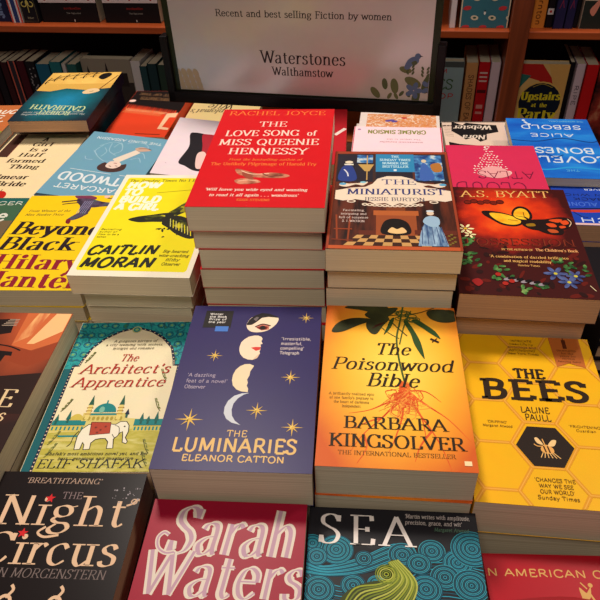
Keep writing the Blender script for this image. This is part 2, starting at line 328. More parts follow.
# ---- yellow-orange book with vine and root
def art_root(A):
    leaf = mottled('leaf_print', [(.3, (30, 34, 22)), (.7, (62, 66, 34))], 40); st = (70, 90, 40); d = (40, 46, 26)
    rt = mottled('root_print', [(.3, (200, 60, 20)), (.7, (232, 110, 40))], 60)
    for p in [((.58, .40), (.50, .33), (.42, .26), (.30, .17), (.22, .08)), ((.60, .40), (.66, .30), (.74, .2), (.80, .10), (.84, .0)), ((.55, .38), (.44, .34), (.33, .30), (.2, .28)), ((.62, .40), (.74, .33), (.86, .26), (.98, .15)), ((.57, .36), (.55, .26), (.50, .15), (.46, .08)), ((.62, .36), (.68, .27), (.70, .15)), ((.6, .42), (.72, .42), (.82, .36)), ((.42, .26), (.34, .24), (.24, .2)), ((.74, .2), (.66, .12), (.62, .04)), ((.3, .17), (.32, .1), (.26, .02))]:
        A.line(rt, .018, *p, taper=True)
    A.polyc(rt, (.54, .47), (.54, .42), (.50, .38), (.54, .35), (.58, .32), (.62, .35), (.66, .38), (.62, .42), (.61, .47), (.57, .48))
    for k in range(70):
        a = rnd.uniform(0, 6.28); r0 = rnd.uniform(.0, .12); u, v = .58+math.cos(a)*r0, .385+math.sin(a)*r0*.8
        A.line((222, 85, 30) if k % 2 else (240, 150, 60), .009, (u, v), (u+rnd.uniform(-.06, .06), v-rnd.uniform(.0, .06)), (u+rnd.uniform(-.1, .1), v-rnd.uniform(.02, .1)), taper=True)
    A.line(st, .014, (.60, 1.0), (.57, .88), (.54, .76), (.55, .62), (.58, .48)); A.line(st, .01, (.66, .97), (.60, .85), (.56, .72))
    A.line(d, .008, (.42, .96), (.55, .84), (.62, .78)); A.line(d, .008, (.5, .93), (.70, .95), (.85, 1.0)); A.line(st, .007, (.40, .86), (.48, .80), (.56, .76))
    for q in ([(.05, .80), (.10, .87), (.22, .905), (.36, .895), (.24, .845), (.13, .80)], [(.14, .985), (.28, .965), (.44, .93), (.50, .96), (.44, 1.02), (.28, 1.02)], [(.34, .80), (.31, .86), (.36, .91), (.46, .925), (.49, .90), (.44, .85), (.39, .79)], [(.40, .93), (.46, .98), (.56, .99), (.50, .93), (.42, .90)], [(.78, .96), (.84, .985), (.98, .98), (1.0, .95), (1.0, .90), (.90, .885), (.81, .91)], [(.30, .93), (.34, .96), (.42, .96), (.40, .91), (.35, .9)]):
        A.polyc(leaf, *q)
    pod = (48, 78, 36)
    A.polyc(pod, (.60, .88), (.645, .80), (.67, .72), (.72, .64), (.735, .635), (.715, .74), (.67, .83), (.62, .90))
    A.polyc(pod, (.66, .89), (.74, .84), (.80, .80), (.865, .765), (.83, .82), (.76, .87), (.70, .905))
    A.polyc(pod, (.50, .90), (.47, .84), (.445, .785), (.50, .84), (.53, .91))
    for k in range(9): A.ring(st, .007, .62+.05*math.cos(k*2.1), .925+.03*math.sin(k*1.7), .03+.004*k, .025)
    A.line((60, 20, 12), .02, (.38, .845), (.43, .865)); A.line((60, 20, 12), .01, (.36, .83), (.45, .875)); A.line((50, 25, 15), .02, (.79, .765), (.85, .74)); A.line((50, 25, 15), .009, (.80, .74), (.84, .768))
    ink = (46, 32, 14)
    A.text('The', .375, .648, .63, .076, ink, .15, .04, slant=.25)
    A.text('Poisonwood', .065, .545, .925, .076, ink, .15, .04, slant=.25)
    A.text('Bible', .315, .443, .675, .080, ink, .15, .04, slant=.25)
    A.text('BARBARA', .17, .200, .835, .062, ink, .18, .045)
    A.text('KINGSOLVER', .08, .103, .935, .064, ink, .18, .045)
    A.text('THE INTERNATIONAL BESTSELLER', .14, .062, .87, .02, (90, 60, 20), .13, .05)
    A.lines(['A brilliantly realized epic', "of one family's journey to", 'the heart of darkness', 'Independent'], .06, .385, .37, .014, .024, (120, 90, 40), .11, centre=True)
    A.rect((245, 220, 170), .92, .03, .965, .052)
# ---- teal and cream book with the elephant
def art_elephant(A):
    teal = mottled('teal_print', [(.35, (22, 120, 128)), (.5, (40, 160, 158)), (.62, (18, 92, 118)), (.7, (60, 130, 70))], 95, detail=3, dist=1.5)
    navy = (24, 34, 62); tl = (24, 128, 128); gr = (176, 168, 62)
    A.rect((18, 92, 100), 0, 0, 1, 1)
    A.rect(teal, .0, .64, 1, 1)
    for k in range(16):
        for (u, v) in ((.03+.09*(k % 4), .97-.075*(k//4)), (.97-.09*(k % 4), .97-.075*(k//4))):
            A.ring((20, 80, 110), .008, u, v, .03); A.star((120, 170, 110), u, v, .022, 6, .3)
    A.rect(CREAM, .075, 0, .93, .66)
    arch = [(.075, .66), (.12, .66), (.13, .70), (.17, .79), (.25, .865), (.36, .92), (.5, .955), (.64, .92), (.75, .865), (.84, .79), (.88, .70), (.89, .66), (.93, .66)]
    A.face([A.P(*p) for p in [(.115, .64)]+arch[1:12]+[(.89, .64)]], A.mat(CREAM)); A.up()
    A.line(navy, .022, *arch, smooth=False)
    A.line(navy, .022, (.075, .0), (.075, .66), smooth=False); A.line(navy, .022, (.93, .0), (.93, .66), smooth=False)
    for a, b in zip(arch[1:11], arch[2:12]):
        for t in (.17, .5, .83): A.ell((225, 200, 170), a[0]+(b[0]-a[0])*t, a[1]+(b[1]-a[1])*t, .0065, n=6)
    for k in range(30): A.ell((225, 200, 170), .075, .01+k*.022, .0065, n=6); A.ell((225, 200, 170), .93, .01+k*.022, .0065, n=6)
    A.ell(tl, .5, .935, .035); A.ring((190, 190, 120), .01, .5, .935, .035); A.ell((150, 190, 120), .5, .935, .015)
    grass = mottled('grass_print', [(.35, (196, 184, 92)), (.5, (176, 166, 60)), (.65, (205, 196, 120))], 40, 1, 3)
    A.rect(grass, .088, .0, .917, .285); A.poly((214, 200, 120), (.088, .26), (.3, .30), (.6, .31), (.917, .29), (.917, .25), (.088, .22))
    # skyline
    for u0, u1, v0, v1 in ((.09, .34, .265, .295), (.70, .915, .262, .30)):
        A.rect((208, 190, 90), u0, v0-.035, u1, v0)
        for k in range(8): A.rect(tl, u0+.01+(u1-u0)*k/8, v0-.03, u0+.01+(u1-u0)*k/8+.013, v0-.008)
        A.rect(tl, u0, v0, u1, v1); A.line(navy, .004, (u0, v0), (u1, v0))
    A.rect((214, 196, 110), .30, .29, .62, .34); A.rect(tl, .34, .325, .58, .337)
    for k in range(9): A.ell((170, 150, 60), .32+.034*k, .305, .012, .02, n=8)
    A.ell(tl, .455, .345, .085, .085, a0=0, a1=180); A.ell((120, 180, 160), .43, .36, .02, .03); A.line(tl, .01, (.455, .38), (.455, .42)); A.ell((205, 185, 80), .26, .295, .05, .06, a0=0, a1=180)
    A.rect((214, 196, 110), .115, .17, .40, .185); A.rect(tl, .17, .195, .36, .205)
    for u, top in ((.335, .44), (.57, .44)):
        A.rect((226, 206, 120), u-.016, .30, u+.016, top-.05); A.poly((40, 90, 70), (u-.02, top-.05), (u+.02, top-.05), (u, top+.015))
        for v in (.33, .35, .37): A.rect((180, 140, 60), u-.024, v, u+.024, v+.006)
    for u, v, hh in ((.20, .30, .06), (.115, .29, .045), (.75, .29, .05), (.63, .33, .035), (.86, .29, .06), (.80, .29, .03)):
        A.poly(navy if u in (.63,) else (30, 100, 90), (u-.018, v), (u+.018, v), (u, v+hh)); A.rect((30, 90, 80), u-.008, v-.02, u+.008, v)
    # elephant
    W = (236, 228, 204); K = (50, 40, 30)
    body = [(.33, .24), (.37, .268), (.45, .275), (.53, .27), (.57, .268), (.60, .285), (.645, .285), (.67, .262), (.678, .225), (.668, .19), (.69, .168), (.685, .155), (.655, .162), (.645, .20), (.635, .225), (.62, .218), (.60, .205), (.585, .18), (.60, .13), (.555, .128), (.55, .165), (.525, .185), (.49, .185), (.455, .18), (.43, .16), (.435, .125), (.39, .122), (.385, .15), (.37, .165), (.365, .125), (.325, .122), (.318, .16), (.315, .20)]
    P = [A.P(*p) for p in body]; bmq = bmesh.new(); 
    vs = [bmq.verts.new((x, y, 0)) for x, y in P]; bmq.faces.new(vs); bmesh.ops.triangulate(bmq, faces=bmq.faces[:])
    for f in bmq.faces: A.face([(v.co.x, v.co.y) for v in f.verts], A.mat(W))
    bmq.free(); A.up()
    A.line(K, .007, *(body+[body[0]]), smooth=False)
    A.poly((176, 66, 44), (.385, .282), (.53, .28), (.545, .215), (.40, .205)); A.line((90, 30, 20), .006, (.385, .282), (.53, .28), (.545, .215), (.40, .205), (.385, .282), smooth=False)
    for u, v in ((.43, .25), (.47, .235), (.50, .255), (.45, .22)): A.star((110, 40, 30), u, v, .014, 6, .3)
    A.polyc(W, (.565, .262), (.60, .25), (.612, .21), (.59, .19), (.565, .21)); A.line(K, .005, (.565, .262), (.60, .25), (.612, .21), (.59, .19), (.565, .21))
    A.line(K, .006, (.316, .23), (.29, .20), (.285, .16), (.265, .14)); A.ell(K, .64, .255, .007)
    for u, v, s_ in ((.13, .13, 1), (.12, .20, 1), (.86, .15, -1), (.87, .08, -1), (.87, .40, -1), (.86, .60, -1), (.16, .73, 1), (.12, .40, 1)):
        A.line((90, 90, 40), .006, (u, v-.05), (u+s_*.03, v-.02), (u+s_*.06, v+.03))
        for k in range(4): A.ell((120, 128, 60), u+s_*(.012*k+.01), v-.03+k*.018, .014, .005, 40*s_+30*(k % 2)*s_, 8)
    red = (176, 40, 30)
    A.text('The', .44, .69, .585, .050, red, .12, .05, slant=.25)
    A.text("Architect's", .15, .602, .865, .066, red, .14, .05, slant=.25)
    A.text('Apprentice', .125, .51, .85, .064, red, .14, .05, slant=.25)
    A.lines(['A gorgeous picture of', 'a city teeming with secrets,', 'intrigue and romance'], .28, .835, .76, .016, .028, (90, 80, 60), .12, centre=True, slant=.2)
    A.lines(["Shafak's most ambitious novel yet, and her", 'best - generous and imaginative'], .14, .092, .86, .015, .026, (70, 66, 40), .14, centre=True, slant=.2)
    A.text('ELIF SHAFAK', .10, .022, .845, .046, (30, 36, 42), .13, .05, slant=.15)
# ---- yellow honeycomb book
def art_honeycomb(A):
    ln = (222, 152, 36); s3 = math.sqrt(3); R = .215
    for i in range(-2, 4):
        for j in range(-2, 6):
            cx = .5+i*1.5*R; cy = .31+(j+(.5 if i % 2 else 0))*R*s3*A.w/A.h
            if i == 0: cy = .31+j*R*s3*A.w/A.h
            p = [(cx+R*math.cos(k*PI/3), cy+R*math.sin(k*PI/3)*A.w/A.h) for k in range(7)]
            A.line(ln, .03, *p, smooth=False); A.line((236, 172, 70), .008, *p, smooth=False)
    p = [(.5+.188*math.cos(k*PI/3), .30+.188*math.sin(k*PI/3)*A.w/A.h) for k in range(6)]; A.poly((38, 26, 20), *p)
    b = (232, 170, 90)
    A.polyc(b, (.47, .29), (.50, .31), (.545, .295), (.55, .27), (.51, .262), (.475, .272))
    A.polyc((240, 200, 140), (.49, .31), (.46, .345), (.44, .34), (.455, .315)); A.polyc((240, 200, 140), (.52, .305), (.55, .335), (.58, .335), (.56, .305))
    for k in range(6): A.line((230, 180, 110), .006, (.48+.013*k, .268), (.46+.025*k, .24))
    A.line(b, .007, (.48, .30), (.45, .30), (.43, .31)); A.line(b, .007, (.50, .31), (.49, .34)); A.line((60, 36, 20), .01, (.49, .302), (.50, .268)); A.line((60, 36, 20), .01, (.515, .302), (.525, .266))
    k = (44, 28, 14)
    A.text('THE', .385, .705, .605, .058, k, .24, .16, serif=16)
    A.text('BEES', .13, .565, .885, .115, k, .26, .18, serif=17, track=10, v1=.575)
    A.text('LALINE', .385, .487, .58, .035, k, .12, serif=False); A.text('PAULL', .405, .443, .58, .035, k, .12, serif=False)
    q = (92, 60, 16)
    A.lines(["'GRIPPING'", 'Margaret Atwood'], .11, .415, .31, .013, .022, q, .13, serif=False, centre=True)
    A.lines(["'FRIGHTENING'", 'Guardian'], .69, .415, .90, .013, .022, q, .13, serif=False, centre=True)
    A.lines(["'CHANGES THE", 'WAY WE SEE', "OUR WORLD'", 'Sunday Times'], .39, .118, .64, .018, .028, q, .13, serif=False, centre=True)
    A.lines(["'INTRICATE", 'beautifully', 'ambitious and', "ASTONISHING'", 'New York Times'], .37, .955, .60, .014, .023, q, .12, serif=False, centre=True)
    A.poly((190, 104, 44), (.70, 1), (.93, 1), (.925, .79), (.81, .82), (.715, .79)); A.rect((90, 40, 20), .795, .92, .825, .985); A.line((90, 40, 20), .008, (.81, .985), (.81, 1.0))
    A.lines(['SHORTLISTED', 'for the', 'prize for', 'FICTION', 'Amazing debut'], .73, .90, .90, .011, .019, (80, 34, 16), .14, centre=True)
# ---- red book
def art_heron(A):
    w = (238, 206, 190); g = (236, 120, 50)
    A.text('RACHEL JOYCE', .06, .925, .92, .050, g, .12, .05)
    A.text('THE', .36, .785, .60, .058, w, .13, .05); A.text('LOVE SONG', .095, .675, .72, .062, w, .14, .05, v1=.68); A.text('of', .79, .68, .865, .055, w, .13, .05)
    A.text('MISS QUEENIE', .07, .575, .895, .062, w, .14, .05, v1=.58); A.text('HENNESSY', .175, .48, .815, .062, w, .14, .05)
    A.text('From the bestselling author of', .20, .415, .78, .022, g, .12, .06, slant=.2); A.text('The Unlikely Pilgrimage of Harold Fry', .07, .368, .90, .028, g, .13, .06)
    m = mottled('driftwood_print', [(.35, (120, 60, 40)), (.6, (205, 130, 100))], 70)
    A.polyc(m, (.28, .32), (.30, .335), (.36, .30), (.45, .285), (.56, .30), (.68, .285), (.71, .265), (.64, .25), (.50, .252), (.40, .262), (.32, .28))
    A.polyc(m, (.30, .225), (.36, .245), (.46, .235), (.50, .21), (.42, .195), (.34, .195)); A.polyc((150, 70, 50), (.36, .31), (.42, .27), (.44, .24), (.38, .25), (.34, .29))
    A.line((235, 190, 160), .01, (.33, .315), (.42, .285), (.55, .29)); A.line((235, 190, 160), .008, (.33, .22), (.40, .23), (.48, .22)); A.line((90, 40, 30), .01, (.5, .29), (.56, .265), (.66, .275))
    A.text("'Will leave you wide eyed and wanting", .10, .135, .86, .022, w, .17, .1, slant=.15); A.text("to read it all again . . . wondrous'", .145, .088, .80, .022, w, .17, .1, slant=.15); A.text('ESSIE STEVENS', .36, .05, .60, .016, g, .15)
# ---- dollhouse-room book
def art_room(A):
    wd = mottled('panelling_print', [(.35, (34, 18, 16)), (.6, (92, 40, 24))], 40, 3, .4); rd = (150, 62, 30)
    A.rect(wd, .0, 0, 1, 1)
    A.rect((186, 84, 42), 0, 0, 1, .03); A.rect((150, 60, 34), 0, .97, 1, 1); A.rect((150, 60, 34), 0, 0, .022, 1); A.rect((150, 60, 34), .978, 0, 1, 1)
    A.rect((36, 32, 44), .03, .64, .97, .965)
    pan = mottled('delft_print', [(.4, (30, 60, 120)), (.55, (70, 130, 185)), (.65, (190, 200, 200))], 90)
    A.rect(pan, .20, .86, .36, .955); A.rect(pan, .70, .66, .94, .955); A.rect((50, 34, 34), .03, .955, .97, .97); A.rect((60, 38, 34), .34, .64, .365, .96); A.rect((90, 46, 32), .68, .64, .70, .96)
    A.rect((44, 128, 176), .365, .755, .70, .965)
    A.lines(['THE', 'SUNDAY TIMES', 'NUMBER ONE', 'BESTSELLER'], .40, .925, .67, .024, .04, (190, 225, 235), .14, centre=True); A.rect((210, 225, 235), .52, .765, .545, .785)
    # figure in blue, left; table globe
    A.polyc((40, 60, 130), (.07, .80), (.13, .83), (.17, .80), (.20, .66), (.05, .66)); A.ell((220, 205, 180), .13, .865, .035, .025); A.rect((220, 215, 200), .09, .83, .17, .845); A.line((210, 210, 220), .012, (.09, .78), (.12, .74), (.13, .70))
    A.poly((190, 150, 84), (.21, .84), (.35, .84), (.31, .76), (.27, .76)); A.line((190, 150, 84), .01, (.29, .95), (.29, .66)); A.polyc((60, 96, 170), (.76, .84), (.80, .85), (.86, .72), (.84, .67), (.74, .67)); A.ell((210, 190, 160), .785, .885, .022, .03); A.polyc((170, 110, 50), (.84, .84), (.92, .86), (.93, .77), (.86, .76))
    # banner
    c = (228, 208, 186)
    def F(pts):
        b = bmesh.new(); vs = [b.verts.new((*A.P(*p), 0)) for p in pts]; b.faces.new(vs); bmesh.ops.triangulate(b, faces=b.faces[:])
        for f in b.faces: A.face([(v.co.x, v.co.y) for v in f.verts], A.mat(c))
        b.free(); A.up()
    F([(.035, .545), (.035, .455), (.10, .44), (.20, .455), (.30, .44), (.36, .41), (.44, .42), (.50, .40), (.56, .42), (.64, .405), (.72, .44), (.82, .455), (.92, .44), (.975, .455), (.975, .55), (.92, .56), (.86, .575), (.78, .585), (.72, .63), (.68, .675), (.58, .705), (.46, .705), (.38, .675), (.34, .62), (.28, .585), (.16, .575), (.08, .555)])
    A.polyc(c, (.06, .60), (.12, .585), (.20, .61), (.26, .60), (.30, .64), (.22, .625), (.13, .62), (.09, .63)); A.polyc(c, (.94, .60), (.88, .585), (.80, .61), (.74, .60), (.70, .64), (.78, .625), (.87, .62), (.91, .63))
    A.ell((90, 160, 200), .09, .615, .03, .02); A.ell((90, 160, 200), .92, .615, .03, .02); A.ell((130, 190, 210), .26, .635, .025, .015)
    for k in range(12):
        u = .28+.04*k; A.ring(c, .012, u, .405-.012*math.sin(k*PI/11), .018, .014)
    for u in (.17, .83): A.ring(c, .012, u, .435, .03, .018)
    b = (52, 56, 112)
    A.text('THE', .415, .615, .70, .052, b, .17, .06); A.text('MINIATURIST', .13, .505, .93, .058, b, .18, .06, v1=.51); A.text('JESSIE BURTON', .27, .442, .76, .034, (70, 66, 90), .14, .05)
    # fireplace, floor, lady
    fl = (198, 150, 90)
    A.poly((60, 32, 22), (.13, .03), (.85, .03), (.74, .16), (.26, .16))
    for k in range(10):
        for j in range(4):
            if (k+j) % 2: continue
            t0, t1 = j/4, (j+1)/4; f = lambda q, t: (.13+(.72)*q)*(1-t)+(.26+.48*q)*t
            A.poly(fl, (f(k/10, t0), .03+.12*t0), (f((k+1)/10, t0), .03+.12*t0), (f((k+1)/10, t1), .03+.12*t1), (f(k/10, t1), .03+.12*t1))
    A.rect((176, 92, 44), .35, .30, .70, .345); A.rect((150, 74, 38), .37, .12, .68, .30); A.polyc((22, 14, 14), (.42, .13), (.42, .22), (.47, .265), (.56, .265), (.62, .22), (.62, .13)); A.rect((120, 60, 30), .45, .345, .60, .38)
    A.polyc((232, 190, 130), (.46, .15), (.49, .19), (.53, .175), (.57, .19), (.60, .15), (.53, .135))
    A.rect((96, 40, 26), .24, .12, .37, .16); A.rect((96, 40, 26), .66, .13, .97, .17)
    A.line((140, 60, 30), .014, (.06, .30), (.08, .08)); A.line((140, 60, 30), .014, (.17, .28), (.16, .06)); A.line((140, 60, 30), .016, (.05, .17), (.19, .17)); A.line((120, 50, 28), .014, (.04, .08), (.2, .07))
    dr = mottled('dress_print', [(.35, (50, 84, 130)), (.6, (150, 180, 205))], 90, 2, .5)
    A.poly(dr, (.68, .035), (.90, .035), (.875, .15), (.83, .235), (.74, .235), (.705, .15)); A.polyc((150, 180, 205), (.73, .24), (.75, .285), (.80, .30), (.85, .28), (.85, .22), (.79, .20)); A.ell((222, 196, 170), .79, .325, .028, .03); A.ell((200, 210, 220), .79, .345, .03, .015)
    for k in range(5): A.line((60, 80, 120), .006, (.72+.035*k, .20), (.71+.045*k, .05))
    for k in range(8): A.ell((120, 100, 40), .91+.02*(k % 3), .05+.012*k, .012, n=6)
    A.lines(['Fascinating,', 'intriguing and', 'full of suspense', 'S. J. WATSON'], .08, .335, .31, .018, .034, (214, 190, 180), .12, centre=True)
# ---- dark red book with the butterflies
def art_butterfly(A):
    g = (232, 178, 100)
    for q in range(60): A.ell((96, 22, 14) if q % 2 else (40, 12, 12), rnd.uniform(.03, .97), rnd.uniform(.02, .42), rnd.uniform(.02, .06), rnd.uniform(.01, .025), rnd.uniform(0, 180), 9)
    for k in range(6): A.ell((110, 26, 12), .15+.055*k, .83+.012*(k % 2), .034, .022, 30*k); A.ring((70, 14, 10), .01, .15+.055*k, .83+.012*(k % 2), .03)
    A.text('A.S. BYATT', .10, .888, .86, .068, g, .12, .04, v1=.905)
    y = mottled('yellow_wing_print', [(.35, (226, 150, 20)), (.6, (240, 196, 44))], 60); o = (218, 76, 28); k_ = (30, 14, 14)
    A.polyc(k_, (.255, .735), (.30, .745), (.40, .735), (.50, .705), (.58, .66), (.57, .62), (.50, .595), (.40, .61), (.33, .655), (.27, .70)); A.polyc(y, (.32, .72), (.41, .72), (.50, .695), (.56, .655), (.55, .625), (.49, .61), (.41, .625), (.345, .67))
    A.polyc(k_, (.50, .71), (.52, .765), (.57, .80), (.63, .79), (.665, .74), (.66, .68), (.61, .65), (.54, .665)); A.polyc(y, (.515, .705), (.535, .755), (.58, .78), (.625, .765), (.645, .72), (.635, .68), (.60, .665), (.545, .675)); A.line(k_, .006, (.60, .69), (.60, .74)); A.line(k_, .006, (.54, .65), (.46, .66))
    A.polyc(k_, (.56, .63), (.64, .665), (.76, .675), (.88, .70), (.965, .69), (.975, .64), (.93, .595), (.85, .57), (.74, .56), (.62, .575)); A.polyc(k_, (.66, .59), (.72, .545), (.80, .525), (.87, .535), (.88, .58), (.80, .60))
    for q in (((.79, .665), (.85, .68), (.90, .675), (.86, .645)), ((.88, .655), (.93, .67), (.945, .64), (.90, .625)), ((.76, .63), (.82, .635), (.84, .605), (.79, .60)), ((.86, .61), (.90, .615), (.91, .60), (.87, .59))): A.polyc(o, *q)
    A.polyc((190, 80, 36), (.76, .575), (.82, .575), (.84, .55), (.78, .545)); A.line((240, 200, 160), .006, (.945, .685), (.965, .65), (.94, .61)); A.polyc((150, 110, 20), (.60, .62), (.66, .63), (.67, .605), (.61, .60))
    A.line(k_, .02, (.60, .69), (.68, .63), (.73, .60)); A.line(k_, .006, (.60, .69), (.53, .70))
    A.text('POSSESSION', .085, .405, .94, .060, (128, 48, 28), .13, .05, v1=.425); A.text('POSSESSION', .08, .408, .935, .060, (70, 18, 14), .06, .03, v1=.428)
    A.text('BY THE AUTHOR OF', .36, .368, .60, .016, g, .13, .07, v1=.37); A.text("The Children's Book", .62, .371, .94, .022, (238, 170, 110), .15, .08, v1=.373)
    A.text("'A combination of dazzled brilliance", .26, .302, .85, .02, g, .14, .08, v1=.308); A.text("and magical readability'", .36, .268, .72, .02, g, .14, .08, v1=.27); A.text('Sunday Times', .46, .237, .62, .014, g, .12)
    gl = mottled('foliage_print', [(.35, (20, 60, 30)), (.55, (70, 120, 60)), (.7, (130, 160, 90))], 120)
    for u0, v0, n, sp in ((.08, .42, 14, .09), (.09, .28, 14, .10), (.36, .185, 12, .11), (.80, .28, 6, .07), (.88, .21, 8, .08), (.62, .08, 6, .06), (.47, .06, 5, .06)):
        for q in range(n): A.ell(gl, u0+rnd.uniform(-sp, sp), v0+rnd.uniform(-sp, sp)*.55, .028, .015, rnd.uniform(0, 180), 8)
    for k in range(6): A.ell((238, 226, 170), .10+.045*math.cos(k*1.05), .555+.03*math.sin(k*1.05), .028, .012, k*60, 8)
    for k in range(5): A.ell((238, 226, 170), .13+.03*math.cos(k*1.26), .50+.02*math.sin(k*1.26), .022, .01, k*72, 8)
    A.ell((225, 180, 50), .10, .555, .014)
    bl = mottled('blue_petal_print', [(.35, (26, 32, 84)), (.6, (84, 98, 150))], 90)
    for cu, cv, s_ in ((.72, .185, 1), (.80, .12, .9), (.86, .17, .8)):
        for k in range(6): A.ell(bl, cu+.05*s_*math.cos(k*1.05), cv+.033*s_*math.sin(k*1.05), .04*s_, .018*s_, k*60, 10)
        A.ell((200, 190, 60), cu, cv, .014)
    for k in range(10): A.ell((20, 12, 16) if k % 2 else (150, 140, 150), .36+.03*k, .125-.004*k+.012*(k % 2), .03, .016, 20, 8)
    for u, v in ((.34, .09), (.39, .11), (.30, .16)): A.ell((170, 40, 30), u, v, .022)
    A.polyc((150, 30, 30), (.10, .10), (.15, .12), (.18, .09), (.14, .06)); A.line((220, 200, 160), .006, (.94, .10), (.97, .06))
# ---- yellow book with a boot
def art_boot(A):
    Y = (232, 218, 18); k = (34, 34, 24)
    b = [(.045, .06), (.06, .045), (.94, .045), (.955, .06), (.955, .95), (.94, .965), (.06, .965), (.045, .95)]
    A.poly(Y, *b)
    A.text('The Sunday Times No 1 Bestseller', .07, .915, .93, .026, (60, 58, 30), .16, .09, slant=.1, v1=.93)
    for i, (t, e, v) in enumerate((('HOW', .40, .845), ('TO', .25, .765), ('BUILD', .46, .685), ('A GIRL', .48, .605))):
        A.text(t, .075+.0*i, v, e, .066, (240, 238, 215), .30, serif=False, slant=.1)
    g = mottled('boot_print', [(.38, (30, 34, 16)), (.5, (86, 90, 20)), (.62, (190, 182, 30))], 55, 1, 2)
    A.polyc(g, (.93, .86), (.90, .74), (.80, .62), (.70, .56), (.62, .50), (.60, .56), (.68, .66), (.80, .76)); A.polyc((150, 144, 30), (.92, .82), (.86, .72), (.74, .60), (.70, .60), (.80, .72))
    A.line((60, 60, 20), .01, (.94, .87), (.86, .76), (.70, .66), (.60, .58))
    A.polyc(k, (.26, .505), (.33, .535), (.45, .555), (.56, .575), (.64, .575), (.66, .53), (.60, .49), (.48, .485), (.36, .48)); A.polyc(g, (.40, .53), (.50, .555), (.58, .55), (.55, .515), (.45, .50))
    A.polyc(k, (.60, .53), (.70, .55), (.80, .52), (.90, .46), (.95, .37), (.88, .33), (.75, .37), (.65, .43), (.58, .47)); A.polyc(g, (.68, .52), (.78, .49), (.88, .43), (.86, .39), (.74, .43), (.66, .47))
    for q in range(8): A.line(Y if q % 2 else (210, 205, 120), .007, (.64+.03*q, .52-.012*q), (.67+.03*q, .44-.012*q))
    for q in range(16): A.ell(k, rnd.uniform(.5, .95), rnd.uniform(.34, .44), rnd.uniform(.01, .03), .01, rnd.uniform(0, 180), 7)
    A.text('CAITLIN', .055, .175, .64, .078, k, .22, serif=False, slant=.22, v1=.19); A.text('MORAN', .055, .068, .655, .080, k, .23, serif=False, slant=.22, v1=.078)
    A.lines(['Bestselling', 'author of', 'How to be a', 'woman'], .065, .40, .25, .014, .024, (90, 86, 20), .12, serif=False, slant=.2)
    A.lines(['Big-hearted', 'wise-cracking', 'filthy', 'Observer'], .68, .205, .93, .022, .036, (70, 66, 20), .12, slant=.2, centre=True)
    A.line((120, 116, 30), .004, (.40, .79), (.75, .83), smooth=False)
# ---- black book, red stars
def art_black(A):
    c = (222, 184, 150); r = (205, 30, 36)
    A.text("'BREATHTAKING'", .18, .943, .705, .026, (180, 150, 130), .14, .06, slant=.1)
    A.text('THE', .47, .868, .605, .032, (140, 120, 120), .10, .05)
    A.text('Night', .085, .745, .93, .135, c, .15, .03, ang=.3); A.text('Circus', .085, .575, .955, .13, c, .15, .03, ang=.3)
    A.line(c, .014, (.92, .84), (.955, .85), (.985, .87), (1.0, .865)); A.ring(c, .008, .965, .86, .018); A.line(c, .016, (.44, .735), (.40, .71), (.45, .69), (.54, .70))
    A.star(r, .395, .868, .036, 5, .4, PI/2); A.star(r, .305, .705, .036, 5, .4, PI/2)
    A.text('ERIN MORGENSTERN', .13, .52, .915, .036, (120, 104, 100), .11, .05, slant=.1)
    for k in range(26): A.ell((170, 160, 165), .9+rnd.uniform(-.09, .09), .90+rnd.uniform(-.05, .05), rnd.uniform(.002, .007), n=6)
    for u in (.36, .66): A.ring(c, .02, u, .425, .035); A.line(c, .018, (u, .44), (u+.03, .47), (u+.01, .49)); A.ell(c, u-.02, .40, .05, .03)
    A.ring((120, 104, 100), .006, .5, .2, .35)
# ---- crimson book with script lettering
def art_script(A):
    c = (220, 206, 190); l = (188, 150, 168)
    def T(t, u0, v, u1, cap, ang=.35):
        A.text(t, u0, v, u1, cap, c, .22, .06, slant=.12, ang=ang, serif=False); A.text(t, u0, v, u1, cap, l, .09, .01, slant=.12, ang=ang, serif=False)
    T('Sarah', .15, .765, .93, .20); T('Waters', .03, .60, 1.0, .175)
    for w_, cc in ((.028, c), (.012, l)):
        A.line(cc, w_, (.205, .768), (.15, .764), (.10, .785), (.085, .825), (.115, .85), (.15, .84))
